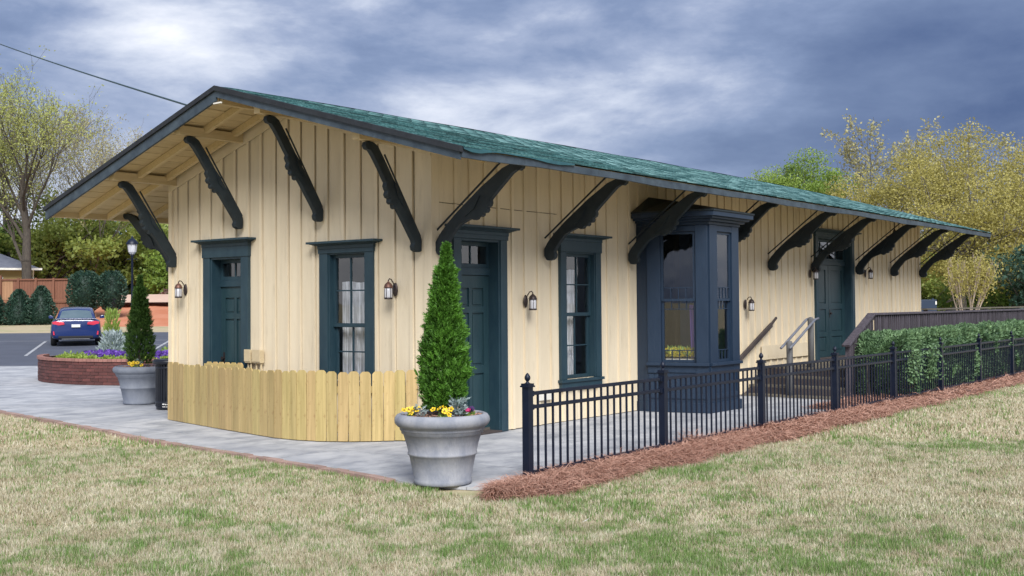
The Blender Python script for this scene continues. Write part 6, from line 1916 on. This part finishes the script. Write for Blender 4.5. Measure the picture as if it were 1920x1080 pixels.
# ================================================================== the lawn
STRAWP = [(float(straw_w(np.array([v]))[1][0]), v) for v in np.arange(-2.7, 34, .3)]
def lawn_pts(n, s0, s1, margin, rg):
    s = np.sqrt(rg.uniform(s0 ** 2, s1 ** 2, n)); r = rg.uniform(-1, 1, n) * (.46 * s + margin)
    x = CAM.x + FWD.x * s + RGT.x * r; y = CAM.y + FWD.y * s + RGT.y * r
    pe = in_poly(x, y, [(p[0], p[1] - .02) for p in PATIO])
    pe2 = in_poly(x, y - .11, PATIO)
    a, b = straw_w(y)
    ms = (y > -2.72) & (x > a - .6) & (x < b - .02 + rg.normal(0, .03, n))
    rr0 = RGT.x * (x - CAM.x) + RGT.y * (y - CAM.y)
    ok = ~pe & ~((s > 27) & (rr0 < 0)) & ~((pe2) & (y < 0)) & ~ms & ~((x < 2.9) & (x > -6) & (y > 0) & (y < 9)) & ~((x < 2.2) & (y > 9))
    return x[ok], y[ok], s[ok]
def blades(n, s0, s1, hlo, hhi, wd, seed, margin=.8):
    rg = np.random.default_rng(seed)
    x, y, s = lawn_pts(n, s0, s1, margin, rg); n = len(x)
    r = RGT.x * (x - CAM.x) + RGT.y * (y - CAM.y)
    g1 = vnoise(x * .55 + 20, y * .55 + 20, 3, 3); g2 = vnoise(x * 2.3, y * 2.3, 4, 3); g3 = vnoise(x * 9, y * 9, 6, 2)
    # more green close to the street, drier towards the patio
    g4 = vnoise(x * 5 + 31, y * 5, 14, 3)
    gr = .34 * g1 + .30 * g2 + .36 * g3
    th = np.interp(s, [5, 7.5, 10, 14, 25], [.495, .53, .57, .555, .545])
    green = np.clip((gr - th) * 3.6 + .30, .06, .72)
    isg = rg.random(n) < green
    ln = rg.uniform(hlo, hhi, n) * np.where(isg, 1.15, .9) * (.55 + .9 * g2)
    th_ = rg.uniform(0, 2 * np.pi, n); lean = np.abs(rg.normal(0, .75, n)) * np.where(isg, .8, 1.15)
    D = unit(np.stack([np.cos(th_) * lean, np.sin(th_) * lean, np.ones(n)], 1))
    B = unit(np.stack([-np.sin(th_) + rg.normal(0, .5, n), np.cos(th_) + rg.normal(0, .5, n), np.zeros(n)], 1))
    P = np.stack([x, y, H(x, y) - .034], 1)
    w = wd * rg.uniform(.7, 1.3, n)[:, None]
    tip = P + D * ln[:, None]
    V = np.stack([P - B * w, P + B * w, tip], 1).reshape(-1, 3)
    tn = np.where(isg, np.clip(rg.normal(.80, .13, n), .52, 1), np.clip(rg.normal(.15, .11, n) + .35 * (g4 - .5), 0, .50))
    return V, np.repeat(tn, 3)
LV = [blades(420000, 4.9, 9.0, .022, .052, .0030, 1), blades(330000, 9.0, 14.0, .024, .056, .0045, 2), blades(160000, 14.0, 24.0, .03, .065, .0080, 3), blades(60000, 24, 45, .035, .08, .015, 4)]
V = np.concatenate([a for a, _ in LV]); T = np.concatenate([b for _, b in LV])
tag(obj('lawn_grass', np_mesh('lawn_grass', V, np.arange(len(V)).reshape(-1, 3), 'grass', T)), 'patchy lawn of straw coloured and green grass', 'grass', kind='stuff')
# litter on the lawn
x, y = 4.55, -3.35
mb = MB(); i = [mb.pt(p) for p in ((x, y, .03), (x + .035, y + .01, .045), (x + .04, y + .045, .06), (x + .004, y + .04, .035))]; mb.f.append(i)
tag(mb.build('paper_scrap', 'paper', None, recalc=False), 'tiny white paper scrap lying on the grass in front of the mulch', 'litter')
mb = MB(); mb.tube([(8.62, -4.4, .03), (8.70, -4.33, .042), (8.80, -4.27, .035)], [.008, .009, .006], 6); tag(mb.build('fallen_twig', 'bark_pale', None), 'short fallen twig on the grass at lower right', 'twig')
